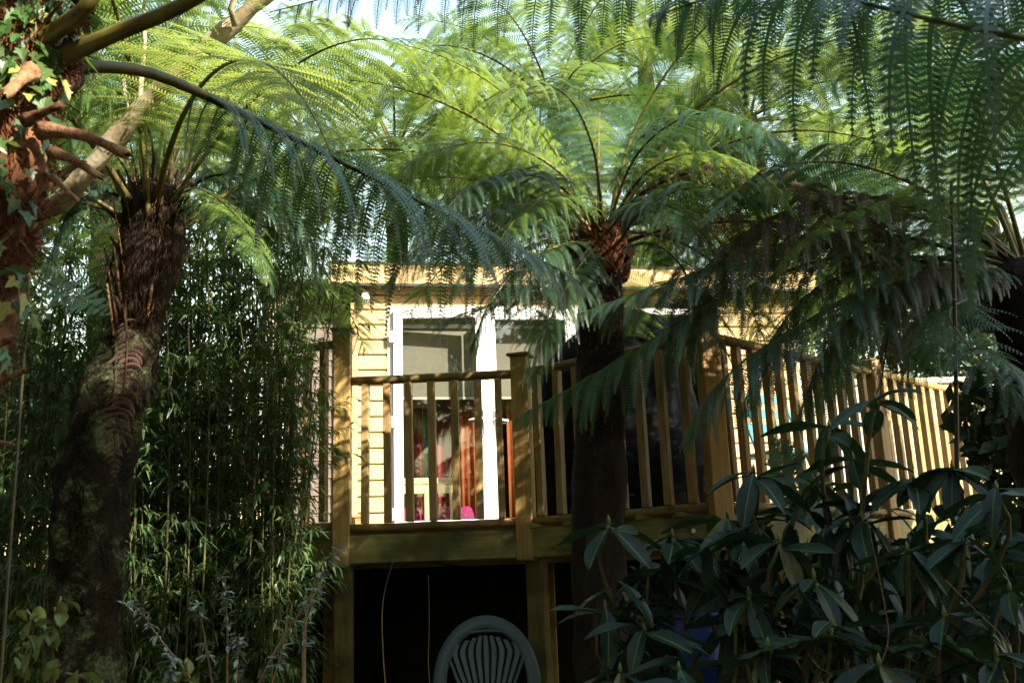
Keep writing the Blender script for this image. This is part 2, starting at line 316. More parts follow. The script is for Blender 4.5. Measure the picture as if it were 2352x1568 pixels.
# ------------------------------------------------------------------ fern fronds
def frond_mesh(name, path, P_=28, Q=20, W=0.22, s0=0.16, droop=0.5, sweep=0.35, PW=0.05, r_base=0.012, seed=0, wmul=0.60, hang=.8, curl=0.2, up=(0, 0, 1), brown=0.0, peak=0.42, mats=('frond', 'rachis'), smin=1.0):
    """a bipinnate frond along a path: stalk, pinnae in pairs, each with two rows of pinnules"""
    g = np.random.default_rng(seed)
    path = np.asarray(path, float); n = len(path)
    d = np.r_[0, np.cumsum(np.linalg.norm(np.diff(path, axis=0), axis=1))]; Ltot = d[-1]; sp = d / Ltot
    interp = lambda s: np.stack([np.interp(s, sp, path[:, k]) for k in range(3)], -1)
    s = np.linspace(s0, 0.985, P_); s = np.repeat(s, 2) + g.normal(0, 0.004, P_ * 2); s = np.clip(s, s0 * .9, .995)
    side = np.tile([1.0, -1.0], P_)
    base = interp(s); tan = unit(interp(np.minimum(s + .01, 1)) - interp(s - .01))
    upv_ = np.array(up, float); b = unit(np.cross(tan, upv_)) * side[:, None]
    x = (s - s0) / (1 - s0)
    prof = np.where(x < peak, 0.45 + 0.55 * np.sin(np.clip(x / peak, 0, 1) * np.pi / 2), np.cos(np.clip((x - peak) / (1 - peak), 0, 1) * np.pi / 2) ** 0.8) + 0.04
    ln = W * prof * g.uniform(.82, 1.10, len(s)); ln *= np.where(g.random(len(s)) < .05, g.uniform(.15, .7, len(s)), 1)
    sw = sweep + 0.5 * x ** 3 + g.normal(0, .10, len(s))
    d0 = unit(b * np.cos(sw)[:, None] + tan * np.sin(sw)[:, None] + np.array([0, 0, .12]) + g.normal(0, .09, (len(s), 3)))
    K = 8; pts = [base]; tp = []
    dr = np.clip(droop * g.uniform(.6, 1.3, len(s)), 0, .97)
    for k in range(K):
        q = (k + .5) / K; h = (dr * q ** hang)[:, None]
        dd = unit(d0 * (1 - h) + np.array([0, 0, -1.0]) * h); tp.append(dd); pts.append(pts[-1] + dd * (ln / K)[:, None])
    pts = np.stack(pts, 1); tp = np.stack(tp + [tp[-1]], 1)
    Mn = len(s)
    qj = (np.arange(Q) + .6) / Q; fi = qj * K; i0 = np.minimum(fi.astype(int), K - 1); fr = (fi - i0)[None, :, None]
    c = pts[:, i0] * (1 - fr) + pts[:, i0 + 1] * fr; t = unit(tp[:, i0] * (1 - fr) + tp[:, i0 + 1] * fr)
    lat = np.broadcast_to(tan[:, None, :], t.shape); lat = unit(lat - t * np.sum(lat * t, -1, keepdims=True)); nrm = np.cross(t, lat)
    nrm = np.where(nrm[..., 2:3] < 0, -nrm, nrm)
    pl = (PW * (np.minimum(1, (1 - qj) * 1.5 + .10) ** .8 * np.minimum(1, .6 + qj * 3)))[None, :] * (.45 + .55 * prof[:, None]) * g.uniform(.85, 1.1, (Mn, Q))
    wd = (ln / Q)[:, None] * wmul
    vs = []
    for sd in (1, -1):
        dirn = unit(lat * sd + t * .28)
        v1 = c + dirn * (pl * .40)[..., None] + t * (wd * .55)[..., None]
        v3 = c + dirn * (pl * .34)[..., None] - t * (wd * .42)[..., None]
        v2 = c + dirn * pl[..., None] - nrm * (pl * curl)[..., None] + t * (pl * .08)[..., None]
        vs.append(np.stack([c, v1, v2, v3] if sd > 0 else [c, v3, v2, v1], 2))
    V = np.stack(vs, 2).reshape(-1, 3); nq = len(V) // 4
    F = np.arange(nq * 4).reshape(-1, 4); mi = np.zeros(nq, int)
    # midribs of the pinnae
    hw = np.linspace(1, .3, K + 1)[None, :, None] * 0.0022 * (W / .25) * smin
    latp = np.broadcast_to(tan[:, None, :], tp.shape); latp = unit(latp - tp * np.sum(latp * tp, -1, keepdims=True))
    A = np.stack([pts + latp * hw, pts - latp * hw], 2).reshape(-1, 3)
    o = len(V); ii = (np.arange(Mn)[:, None] * (K + 1) + np.arange(K)[None, :]).ravel() * 2 + o
    F2 = np.stack([ii, ii + 1, ii + 3, ii + 2], 1)
    V = np.vstack([V, A]); F = np.vstack([F, F2]); mi = np.r_[mi, np.zeros(len(F2), int)]
    # stalk
    m = 40; ss = np.linspace(0, 1, m); pp = interp(ss); tt = unit(np.gradient(pp, axis=0)); bb = unit(np.cross(tt, upv_)); uu = np.cross(bb, tt)
    rad = r_base * (1 - .88 * ss ** .8); n6 = 6; an = np.arange(n6) * 2 * np.pi / n6
    ring = pp[:, None, :] + rad[:, None, None] * (bb[:, None, :] * np.cos(an)[None, :, None] + uu[:, None, :] * np.sin(an)[None, :, None])
    o = len(V); V = np.vstack([V, ring.reshape(-1, 3)])
    i, j = np.meshgrid(np.arange(m - 1), np.arange(n6), indexing='ij'); i = i.ravel(); j = j.ravel(); j2 = (j + 1) % n6
    F3 = np.stack([o + i * n6 + j, o + i * n6 + j2, o + (i + 1) * n6 + j2, o + (i + 1) * n6 + j], 1)
    F = np.vstack([F, F3]); mi = np.r_[mi, np.ones(len(F3), int)]
    me = arrays_mesh(name, V, F, mi)
    for k in mats: me.materials.append(M[k])
    return me

def arc_path(th0, th1, L=1.0, n=50, pw=1.3, twist=0.0):
    s = np.linspace(0, 1, n); th = th0 + (th1 - th0) * s ** pw
    d = np.stack([np.cos(th), np.sin(s * 2.0) * twist, np.sin(th)], -1); d = unit(d)
    return np.vstack([[0, 0, 0], np.cumsum(d[:-1] * (L / (n - 1)), axis=0)])

FLIB = {}
def frond_lib(elev, mat, var, q='mid'):
    k = (elev, mat, var, q)
    if k not in FLIB:
        th0 = R(elev); th1 = R({78: 5, 62: -28, 46: -45, 30: -58, 12: -68, -8: -78}[elev] + (var * 9 - 9))
        PQ = {'mid': (42, 32), 'far': (36, 24)}[q]
        FLIB[k] = frond_mesh('frond', arc_path(th0, th1, 1.0, 50, 1.15 + .2 * (var % 2), (.18, -.15, .05)[var % 3]), PQ[0], PQ[1], W=.23 + .025 * (var % 2), s0=.17 + .03 * (var % 3), droop=(.40, .55, .48)[var % 3],
                             PW=.021, r_base=.0075, seed=hash((elev, var)) % 1000 + var * 17 + elev + 100, mats=(mat, 'rachis' if elev > 20 else 'rachis_dark'), wmul=.62)
    return FLIB[k]

def trunk_mesh(path, radii, n=20, rough=.12, freq=9, seed=0, vstretch=.4):
    """a rough trunk: a tube whose rings are pushed in and out"""
    pts = [Vector(tuple(p)) for p in path]; k = len(pts); mb = MB(); v = []
    prev = None
    for i, p in enumerate(pts):
        t = (pts[min(i + 1, k - 1)] - pts[max(i - 1, 0)]).normalized()
        u = t.cross(Vector((0, 1, 0))).normalized() if prev is None else (prev - t * prev.dot(t)).normalized(); prev = u; ww = t.cross(u)
        for j in range(n):
            an = 2 * math.pi * j / n; dirn = u * math.cos(an) + ww * math.sin(an); q = p + dirn * radii[i]
            nz = noise.fractal(Vector((q.x * freq + seed, q.y * freq, q.z * freq * vstretch)), 1.0, 2.0, 4)
            v.append(p + dirn * radii[i] * (1 + rough * nz))
    f = [(i * n + j, i * n + (j + 1) % n, (i + 1) * n + (j + 1) % n, (i + 1) * n + j) for i in range(k - 1) for j in range(n)]
    f += [tuple(range(n))[::-1], tuple((k - 1) * n + j for j in range(n))]
    mb.add(v, f); return mb

def stub_mesh(L=.2, r=.02, bend=.3, seed=0):
    pts = [(L * s, 0, L * bend * (s - s * s * 1.3)) for s in np.linspace(0, 1, 7)]
    mb = MB(); mb.tube(pts, [r * (1.25, 1.05, 1, .95, .92, .9, .88)[i] for i in range(7)], 8, True, .75); return mb.mesh('stub', True)

def fibres(path, radii, count, length, out, seed, zup=.5):
    """fine hairs on a fern trunk as thin triangles (quads)"""
    g = np.random.default_rng(seed); path = np.asarray([tuple(p) for p in path]); k = len(path)
    u = g.uniform(0, k - 1.001, count); i = u.astype(int); f = (u - i)[:, None]
    c = path[i] * (1 - f) + path[i + 1] * f; r = (np.asarray(radii)[i] * (1 - f[:, 0]) + np.asarray(radii)[i + 1] * f[:, 0])
    an = g.uniform(0, 2 * np.pi, count); d = np.stack([np.cos(an), np.sin(an), np.zeros(count)], -1)
    b = c + d * (r * .93)[:, None]
    dr = unit(d * g.uniform(.1, out, count)[:, None] + np.stack([g.normal(0, .25, count), g.normal(0, .25, count), g.choice([-1, 1], count, p=[1 - zup, zup]) * g.uniform(.4, 1, count)], -1))
    ln = length * g.uniform(.4, 1.2, count); tip = b + dr * ln[:, None]; mid = b + dr * (ln * .55)[:, None] + d * (ln * .06)[:, None]
    sd = np.cross(d, [0, 0, 1.]) * g.uniform(.0009, .0022, count)[:, None]
    V = np.stack([b - sd, b + sd, mid + sd * .8, mid - sd * .8, tip + sd * .15, tip - sd * .15], 1).reshape(-1, 3)
    o = np.arange(count)[:, None] * 6; F = np.vstack([o + [0, 1, 2, 3], o + [3, 2, 4, 5]])
    return arrays_mesh('trunk_fibre', V, F)

def tree_fern(base, crown, r0_, r1_, nf, L, label, seed, mat='frond', q='mid', group=None, az0=0.0, trunk_mat='trunk_dark', elevs=None, brown=0, skip=None, mid=None, azs=None):
    base = Vector(base); crown = Vector(crown)
    t = thing('tree_fern', base, label, 'tree fern', group)
    ctrl = [Vector((0, 0, -.2))] + [Vector(m_) - base for m_ in (mid or [])] + [crown - base]
    pth = smooth_path(ctrl if len(ctrl) > 2 else [ctrl[0], (ctrl[0] + ctrl[1]) * .5 + Vector((.03, .02, 0)), ctrl[1]], 34)
    rad = [r0_ + (r1_ - r0_) * (i / 33) for i in range(34)]; rad[-1] *= .75
    trunk_mesh(pth, rad, 18, .2, 11, seed, .5).build('trunk', trunk_mat, t, True)
    g = random.Random(seed)
    E_ = elevs or [78, 62, 62, 46, 46, 30, 30, 12, 12, -8]
    for i in range(nf):
        el = E_[int(i / nf * len(E_))]
        az = az0 + i * 2.399963 + g.uniform(-.2, .2) if azs is None else azs[i % len(azs)] + g.uniform(-.1, .1)
        if skip and skip(az % (2 * math.pi), el): continue
        mt = 'frond_brown' if i >= nf - brown else mat
        me = frond_lib(el, mt, g.randrange(3), q)
        link('frond', me, None, t, crown - base + Vector((g.uniform(-.03, .03), g.uniform(-.03, .03), g.uniform(-.08, .02))), (g.uniform(-.12, .12), 0, az), L * g.uniform(.85, 1.12))
    return t, crown - base

def hero_frond(tree, ctrl, mat='frond', **kw):
    loc = tree.location
    pth = smooth_path([Vector(c) - loc for c in ctrl], 60)
    kw.setdefault('mats', (mat, 'rachis'))
    return link('frond', frond_mesh('frond', pth, **kw), None, tree)

# ================================================================== THE SETTING
def gz(x, y):
    s = min(max(y / 5.0, -1), 1.6)
    return 0.27 * s + 0.05 * noise.noise(Vector((x * .7, y * .7, 0)))
gx = sorted(set(list(np.linspace(-6, 6, 60)) + [-200, -120, -60, -30, -15, -9, 9, 15, 30, 60, 120, 200]))
gy = sorted(set(list(np.linspace(-3, 12, 70)) + [-200, -100, -40, -15, -7, 16, 24, 40, 80, 150, 250]))
mb = MB(); nx = len(gx)
mb.add([(x, y, gz(x, y)) for y in gy for x in gx], [(j * nx + i, j * nx + i + 1, (j + 1) * nx + i + 1, (j + 1) * nx + i) for j in range(len(gy) - 1) for i in range(nx - 1)])
tag(mb.build('ground', 'ground', None, True), kind='structure')
def litter():
    g = np.random.default_rng(3); n = 5000
    x = g.uniform(-3.5, 3.5, n); y = g.uniform(2.0, 9.5, n); z = np.array([gz(a, b_) for a, b_ in zip(x, y)]) + .012
    an = g.uniform(0, 6.28, n); l = g.uniform(.02, .06, n); tl = g.normal(0, .35, n)
    d = np.stack([np.cos(an), np.sin(an), tl], -1) * l[:, None]; s = np.stack([-np.sin(an), np.cos(an), g.normal(0, .3, n)], -1) * (l * .35)[:, None]
    c = np.stack([x, y, z], -1)
    V = np.stack([c - d, c + s, c + d, c - s], 1).reshape(-1, 3)
    o = link('leaf_litter', arrays_mesh('leaf_litter', V, np.arange(n * 4).reshape(-1, 4)), 'litter')
    tag(o, 'dry brown fallen leaves covering the dark ground under the deck', 'leaf litter', kind='stuff')
litter()

# ------------------------------------------------------------------ raised deck
ZD = 1.635                                        # deck surface
ZB, ZR = 1.668, 2.455                             # spindle foot and spindle head
A = P(785, 1235, 5.55); B = P(1209, 1215, 5.5); C = P(1655, 1170, 4.74)
A = Vector((A.x, A.y, 0)); B = Vector((B.x, B.y, 0)); C = Vector((C.x, C.y, 0))
dirCD = Vector((.74, .68, 0)).normalized(); D1 = C + dirCD * 1.62; D2 = C + dirCD * 2.85
Z0 = A + Vector((-1.35, .62, 0))
deck = thing('raised_deck', (A.x, A.y, gz(A.x, A.y)), 'raised timber deck on square posts in front of the cabin', 'deck')
def rel(o, p): return Vector(p) - o.location
def beam(parent, p, q, z0, z1, th, name, mat, inset=0.0):
    """a board standing on edge from p to q, drawn in its own frame so that the grain follows it"""
    d = (q - p); L = d.length; a = math.atan2(d.y, d.x)
    m_ = MB().box(-inset, L + inset, -th / 2, th / 2, 0, z1 - z0, .004)
    o = m_.build(name, mat, parent); o.location = rel(parent, (p.x, p.y, z0)); o.rotation_euler = (0, 0, a); return o
beam(deck, A, B, 1.455, 1.608, .045, 'fascia_beam', 'beam_wood', .03)
beam(deck, B, C, 1.455, 1.608, .045, 'fascia_beam', 'beam_wood', -.02)
beam(deck, C, D2, 1.455, 1.608, .045, 'fascia_beam', 'beam_wood', -.02)
beam(deck, Z0, A, 1.455, 1.608, .045, 'fascia_beam', 'beam_wood', -.03)
for k, yy in enumerate((6.6, 7.4, 8.2)):
    beam(deck, Vector((-2.3, yy, 0)), Vector((3.0, yy, 0)), 1.46, 1.606, .045, 'joist', 'beam_wood')
poly = [Z0 + Vector((-.9, .4, 0)), Z0, A, B, C, D2, Vector((4.4, 8.9, 0)), Vector((-3, 8.9, 0))]
def xspan(y):
    xs = []
    for i in range(len(poly)):
        a, b = poly[i], poly[(i + 1) % len(poly)]
        if (a.y - y) * (b.y - y) < 0: xs.append(a.x + (b.x - a.x) * (y - a.y) / (b.y - a.y))
    return (min(xs), max(xs)) if len(xs) >= 2 else None
y = C.y + .10
while y < 8.6:
    sp_ = xspan(y + .065)
    if sp_ and sp_[1] - sp_[0] > .1:
        o = MB().box(0, sp_[1] - sp_[0], 0, .1435, 0, .026, .003).build('deck_board', 'deck_wood', deck); o.location = rel(deck, (sp_[0], y, ZD - .026))
    y += .145
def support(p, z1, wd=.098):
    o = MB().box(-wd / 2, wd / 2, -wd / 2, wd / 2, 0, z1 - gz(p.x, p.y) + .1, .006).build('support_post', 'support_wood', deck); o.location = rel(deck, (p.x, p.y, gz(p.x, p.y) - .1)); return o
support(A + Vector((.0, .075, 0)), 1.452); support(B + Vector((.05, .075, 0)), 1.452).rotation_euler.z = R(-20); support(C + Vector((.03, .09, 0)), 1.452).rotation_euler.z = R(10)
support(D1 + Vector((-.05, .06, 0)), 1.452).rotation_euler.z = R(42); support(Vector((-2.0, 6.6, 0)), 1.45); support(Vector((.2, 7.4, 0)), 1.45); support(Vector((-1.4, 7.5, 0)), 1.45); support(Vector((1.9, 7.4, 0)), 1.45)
# coach bolts on the corner
for (u, z) in ((-.10, 1.54), (-.02, 1.50)):
    o = MB().tube([(0, 0, 0), (0, -.012, 0)], .011, 10).build('coach_bolt', 'metal', deck); o.location = rel(deck, C + (B - C).normalized() * (-u * 1.2 + .02) + Vector((-.02, -.03, z)))

def shade_screen():  # black boards added to stand in for the darkness below the deck
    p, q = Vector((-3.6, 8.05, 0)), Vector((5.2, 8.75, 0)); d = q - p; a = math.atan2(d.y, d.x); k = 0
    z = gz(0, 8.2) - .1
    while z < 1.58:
        h = min(.18, 1.615 - z); o = MB().box(0, d.length, 0, .03, 0, h - .0005, .004).build('shade_board', 'tarp', deck); o.location = rel(deck, (p.x, p.y, z)); o.rotation_euler = (0, 0, a); z += .18
shade_screen()
o = MB().box(-.2, 9.2, .031, .05, 0, 1.5).build('shade_backing', 'tarp', deck); o.location = rel(deck, (-3.6, 8.05, .10)); o.rotation_euler = (0, 0, math.atan2(.7, 8.8))  # black sheet added behind the boards to stop light leaking through
def newel(bal, p, ztop, wd=.098, rz=0.0, cap=True):
    q = rel(bal, (0, 0, 0)); ang = -bal.rotation_euler.z
    loc = Matrix.Rotation(ang, 3, 'Z') @ (Vector((p.x, p.y, 1.44)) - bal.location)
    o = MB().box(-wd / 2, wd / 2, -wd / 2, wd / 2, 0, ztop - 1.44, .006).build('newel_post', 'post_wood', bal); o.location = loc; o.rotation_euler = (0, 0, ang + rz)
    if cap:
        h = ztop - 1.44; c = wd / 2 + .016
        m_ = MB().box(-c, c, -c, c, h + .0005, h + .018, .004); m_.add([(-c + .01, -c + .01, h + .018), (c - .01, -c + .01, h + .018), (c - .01, c - .01, h + .018), (-c + .01, c - .01, h + .018), (0, 0, h + .034)], [(0, 1, 4), (1, 2, 4), (2, 3, 4), (3, 0, 4)])
        m_.build('post_cap', 'deck_wood', o)
    return o
SPIND = MB().box(-.0205, .0205, -.0205, .0205, 0, 1, .06 * .041).mesh('baluster'); SPIND.materials.append(M['baluster_wood'])
def balustrade(p, q, label, n, m0, m1, z0=ZB, z1=ZR, inset=.0, ext=(0, 0), jit=.004):
    d = q - p; L = d.length; a = math.atan2(d.y, d.x)
    b = thing('deck_balustrade', (p.x, p.y, z0), label, 'balustrade', 'balustrades round the deck', a)
    g = random.Random(n)
    xs = [m0 + (L - m0 - m1) * (i + .0) / max(n - 1, 1) for i in range(n)]
    for x in xs:
        o = link('baluster', SPIND, None, b, (x + g.uniform(-jit, jit), 0, .004), (g.uniform(-.006, .006), g.uniform(-.007, .007), g.uniform(-.1, .1)), (1, 1, z1 - z0 - .002))
    pr = [(.0, -.0), (1, 0)]
    def rail(zc, r1, r2, x0, x1, name):
        k = 9; m_ = MB(); v = []
        for i in range(k):
            x = x0 + (x1 - x0) * i / (k - 1); s_ = .003 * math.sin(i * 1.9 + n)
            for j in range(12):
                an = 2 * math.pi * j / 12; v.append((x, r1 * math.cos(an) + s_, zc + r2 * math.sin(an) + s_ * .5))
        f = [(i * 12 + j, (i + 1) * 12 + j, (i + 1) * 12 + (j + 1) % 12, i * 12 + (j + 1) % 12) for i in range(k - 1) for j in range(12)]
        f += [tuple(range(12)), tuple((k - 1) * 12 + j for j in range(12))[::-1]]
        m_.add(v, f); return m_.build(name, 'rail_wood', b, True)
    rail(z1 - z0 + .024, .030, .026, .05 + ext[0], L - .05 + ext[1], 'handrail')
    rail(-.022, .030, .024, .05 + ext[0], L - .05 + ext[1], 'bottom_rail')
    return b
b0 = balustrade(A + Vector((0, .02, 0)), Z0, 'balustrade running left from the tallest post, half hidden by bamboo', 11, .13, .1, ZB + .02, ZR + .235)
b1 = balustrade(A, B, 'front balustrade of seven spindles before the white glazed door', 7, .132, .128)
b2 = balustrade(B, C, 'short angled balustrade behind the middle tree fern trunk', 8, .12, .14)
b3 = balustrade(C, D2, 'long balustrade with sunlit spindles receding behind the rhododendron', 22, .12, .1)
newel(b1, A, P(785, 764, 5.55).z, rz=R(1)); newel(b1, B, P(1209, 820, 5.5).z, rz=R(-16))
newel(b3, C, P(1640, 690, 4.74).z, rz=R(10)); newel(b3, D1, ZR + .10, rz=R(42), cap=False); newel(b3, D2 + dirCD * .0, ZR + .10, rz=R(42), cap=False)

# ------------------------------------------------------------------ cabin
FA = R(9.5)
K0 = P(806, 1229, 8.45); K0.z = ZD + .02
cabin = thing('timber_cabin', K0, 'honey coloured shiplap cabin with white glazed doors behind the deck', 'cabin', None, FA)
FL, WH = 4.15, P(835, 655, 8.4).z - K0.z          # front length, height to the eave
def cb(name, mat, x0, x1, y0, y1, z0, z1, bev=0, par=None):
    return MB().box(x0, x1, y0, y1, z0, z1, bev).build(name, mat, par or cabin)
BP = .138                                         # board pitch
DX0, DX1, DZ1 = .310, 2.06, P(880, 704, 8.5).z - K0.z
WX0, WX1, WZ0, WZ1 = 2.55, 3.25, .95, DZ1
nb = int(math.ceil((WH + .05) / BP))
def board_run(x0, x1, z):
    h = min(BP - .010, WH + .05 - z)
    if h < .02 or x1 - x0 < .02: return
    m_ = MB(); yy = (0, -.016, -.020, -.020, -.004); zz = (0, .004, .012, h - .016, h)
    v = [(x, yy[k], z + zz[k]) for x in (0, x1 - x0) for k in range(5)] + [(x, .02, z + q) for x in (0, x1 - x0) for q in (0, h)]
    f = [(k, k + 5, k + 6, k + 1) for k in range(4)] + [(4, 9, 13, 11), (0, 10, 12, 5), (0, 1, 2, 3, 4, 11, 10), (5, 12, 13, 9, 8, 7, 6)]
    m_.add([(p[0], p[1], p[2] - z) for p in v], f); o = m_.build('cladding_board', 'clad', cabin); o.location = (x0, 0, z)
for i in range(nb):
    z = i * BP; cuts = []
    if z < DZ1 - .02: cuts.append((DX0 - .002, DX1 + .002))
    if WZ0 - .08 < z < WZ1 - .02: cuts.append((WX0, WX1))
    x = .055
    for c0, c1 in cuts: board_run(x, c0, z); x = c1
    board_run(x, FL - .05, z)
cb('head_board', 'clad', DX0 + .0015, DX1 - .0015, -.020, .02, DZ1 + .001, math.ceil(DZ1 / BP) * BP - .006, .003)
# backing wall sheets behind the boards (dark gap in the joints)
cb('wall_core', 'gasket', .06, DX0 - .004, .022, .05, 0, WH); cb('wall_core', 'gasket', DX1 + .004, WX0 - .004, .022, .05, 0, WH)
cb('wall_core', 'gasket', WX1 + .004, FL - .06, .022, .05, 0, WH); cb('wall_core', 'gasket', DX0 - .003, DX1 + .003, .022, .05, DZ1 + .01, WH)
cb('wall_core', 'gasket', WX0 - .003, WX1 + .003, .022, .05, 0, WZ0 - .02)
cb('corner_board', 'clad', -.012, .053, -.032, .03, 0, WH - .05, .003)
cb('corner_board', 'clad', FL - .05, FL + .012, -.032, .03, 0, WH, .003)
side = cb('side_wall', 'clad_brown', -.004, .02, .032, 3.2, 0, WH + .1); cb('side_wall', 'clad_brown', FL - .02, FL + .004, .032, 3.2, 0, WH + .1)
cb('back_wall', 'interior', .02, FL - .02, 2.9, 3.0, 0, WH + .1); cb('cabin_floor', 'deck_wood', .02, FL - .02, .05, 2.9, -.02, .012)
cb('ceiling', 'interior', .02, FL - .02, .05, 2.9, WH - .06, WH - .03); cb('inner_wall', 'interior', .022, .04, .055, 2.9, .013, WH - .07)
OV = .17
FT = P(835, 598, 8.2).z - K0.z
cb('roof_deck', 'felt', -.18, FL + .2, -OV + .03, 3.3, WH + .005, WH + .07)
cb('roof_felt', 'felt', -.2, FL + .22, -OV - .01, 3.32, FT - .004, FT + .018)
cb('fascia_board', 'fascia', -.19, FL + .21, -OV - .004, -OV + .02, WH - .012, FT - .006, .003)
cb('eave_shadow_strip', 'gasket', -.19, FL + .21, -OV - .012, -OV + .006, WH - .035, WH - .014)  # near-black strip that paints the shadow line under the fascia
cb('barge_board', 'clad_brown', -.205, -.185, -OV, 3.3, WH - .03, FT - .006)
cb('rafter_core', 'felt', -.17, FL + .19, -OV + .025, 3.28, WH + .072, FT - .006)
# security lamp on the corner
lamp = thing('wall_lamp', cabin.matrix_world @ Vector((0, 0, 0)), 'small white lamp fixed under the eave at the cabin corner', 'lamp')
bpy.context.view_layer.update()
lp = cabin.matrix_world @ Vector((.115, -.045, WH - .10)); lamp.location = lp; lamp.rotation_euler = (0, 0, FA)
MB().box(-.03, .03, .0, .022, -.05, .05, .004).build('back_plate', 'upvc', lamp)
MB().tube([(0, -.002, .045), (0, -.03, .02), (0, -.05, -.03), (0, -.055, -.075)], [.022, .035, .04, .034], 14).build('lamp_head', 'upvc', lamp, True)

# ---- french doors: outer frame is part of the cabin, leaves carry glass and handles
FW = .048
fr = MB().box(DX0, DX0 + FW, -.03, .04, 0, DZ1, .004).build('door_frame', 'upvc', cabin)
cb('door_frame', 'upvc', DX1 - FW, DX1, -.03, .04, 0, DZ1, .004); cb('door_frame', 'upvc', DX0 + FW, DX1 - FW, -.03, .04, DZ1 - FW, DZ1, .004); cb('door_sill', 'upvc', DX0, DX1, -.05, .04, -.018, .03, .004)
def leaf(x_h, width, rz, sgn, label):
    """a glazed leaf hung on x_h, opening outwards; sgn +1 reaches right, -1 left"""
    h = DZ1 - FW - .034; e = bpy.data.objects.new('door_leaf', None); COL.objects.link(e); e.parent = cabin
    # the leaf itself is a mesh: stiles and rails
    bpy.data.objects.remove(e)
    st = .078; m_ = MB()
    X = lambda a, b: (min(a * sgn, b * sgn), max(a * sgn, b * sgn))
    for a, b in ((.004, st), (width - st, width)):
        x0, x1 = X(a, b); m_.box(x0, x1, -.035, .035, 0, h, .005)
    x0, x1 = X(st + .0005, width - st - .0005); m_.box(x0, x1, -.034, .034, 0, .16, .005); m_.box(x0, x1, -.034, .034, h - st, h, .005)
    lf = m_.build('door_leaf', 'upvc', cabin); lf.location = (x_h, -.036, .032); lf.rotation_euler = (0, 0, rz); lf['label'] = label
    MB().box(x0 + .006, x1 - .006, -.006, .006, .166, h - st - .006).build('pane', 'glass', lf)
    for (a0, a1, c0, c1) in ((x0, x0 + .009, .16, h - st), (x1 - .009, x1, .16, h - st), (x0 + .0095, x1 - .0095, .16, .169), (x0 + .0095, x1 - .0095, h - st - .009, h - st)):
        MB().box(a0 + .0005, a1 - .0005, -.026, .012, c0 + .0005, c1 - .0005).build('gasket', 'gasket' if a1 - a0 > .05 else 'upvc', lf)
    hx = sgn * (width - .05)
    hp = MB().box(hx - .016, hx + .016, -.046, -.0355, .86, 1.10, .004); hp.tube([(hx, -.046, 1.02), (hx, -.085, 1.02), (hx - sgn * .02, -.09, 1.02), (hx - sgn * .12, -.09, 1.005)], [.010, .010, .011, .009], 10)
    hp.build('handle', 'upvc', lf, True)
    for z in (.22, h * .5, h - .25):
        MB().box(-.03, .03, -.052, -.0355, z - .05, z + .05, .004).build('hinge', 'upvc', lf)
    return lf
LW = (DX1 - DX0 - 2 * FW) / 2
leaf(DX0 + FW, LW - .003, R(-5), 1, 'left door leaf standing slightly open'); leaf(DX1 - FW, LW - .003, 0, -1, 'closed right door leaf')
# side window
for (a, b, c, d) in ((WX0, WX0 + .06, WZ0, WZ1), (WX1 - .06, WX1, WZ0, WZ1), (WX0 + .06, WX1 - .06, WZ0, WZ0 + .06), (WX0 + .06, WX1 - .06, WZ1 - .06, WZ1)):
    cb('window_frame', 'upvc', a, b, -.03, .04, c, d, .004)
cb('window_pane', 'glass', WX0 + .061, WX1 - .061, .0, .008, WZ0 + .061, WZ1 - .061)

# ---- inside the cabin: curtains, a cot-like bench, cushions
def curtain(x0, x1, y, z1, mat, label, z0=.05):
    c = cabin.matrix_world @ Vector((x0, y, z0)); n = 40; m_ = MB(); wv = x1 - x0
    vv = []
    for i in range(n + 1):
        u = i / n; off = .025 * math.sin(u * wv * 42) + .01 * math.sin(u * wv * 95)
        for z in (0, (z1 - z0) * .5, z1 - z0): vv.append((u * wv, off * (1.15 - .3 * z / (z1 - z0)), z))
    m_.add(vv, [(i * 3 + k, (i + 1) * 3 + k, (i + 1) * 3 + k + 1, i * 3 + k + 1) for i in range(n) for k in range(2)])
    me = m_.mesh('curtain', True); o = link('curtain', me, mat, None, c, (0, 0, FA))
    md = o.modifiers.new('thick', 'SOLIDIFY'); md.thickness = .004
    return tag(o, label, 'curtain', 'curtains inside the cabin')
curtain(.50, .66, .62, 1.28, 'red', 'leftmost dark red curtain seen low through the left glass door')
curtain(.67, .75, .64, 1.28, 'teal', 'narrow teal curtain between the two dark red curtains')
curtain(.80, .98, .60, 1.38, 'red', 'dark red curtain right of the teal one, inside the cabin')
curtain(1.00, 1.12, .42, 1.52, 'orange', 'orange curtain hanging next to the white door stile')
curtain(1.125, 1.20, .44, 1.52, 'red', 'narrow dark red curtain right of the orange one')
curtain(1.42, 1.62, .35, 1.55, 'orange', 'orange curtain behind the right glass door')
curtain(1.63, 1.95, .40, 1.60, 'teal', 'wide teal curtain behind the right glass door')
bl = thing('tone_panel', cabin.matrix_world @ Vector((DX0 + .08, .16, 1.30)), 'tan grey panel added behind the glass doors for the lit inner wall tone', 'backing_panel', None, FA)  # panel added so the upper glass takes the tone of a lit interior
MB().box(0, DX1 - DX0 - .16, -.002, .002, 0, .64).build('panel_sheet', 'backing_panel', bl); MB().box(-.01, DX1 - DX0 - .15, -.008, .008, -.022, -.0005, .003).build('bottom_bar', 'interior', bl)
MB().tube([(-.01, 0, .66), (DX1 - DX0 - .15, 0, .66)], .02, 12).build('top_tube', 'upvc', bl)
bc = cabin.matrix_world @ Vector((.40, .30, .013))
bench = thing('cream_bench', bc, 'cream painted wooden bench inside the cabin, behind the spindles', 'bench', None, FA)
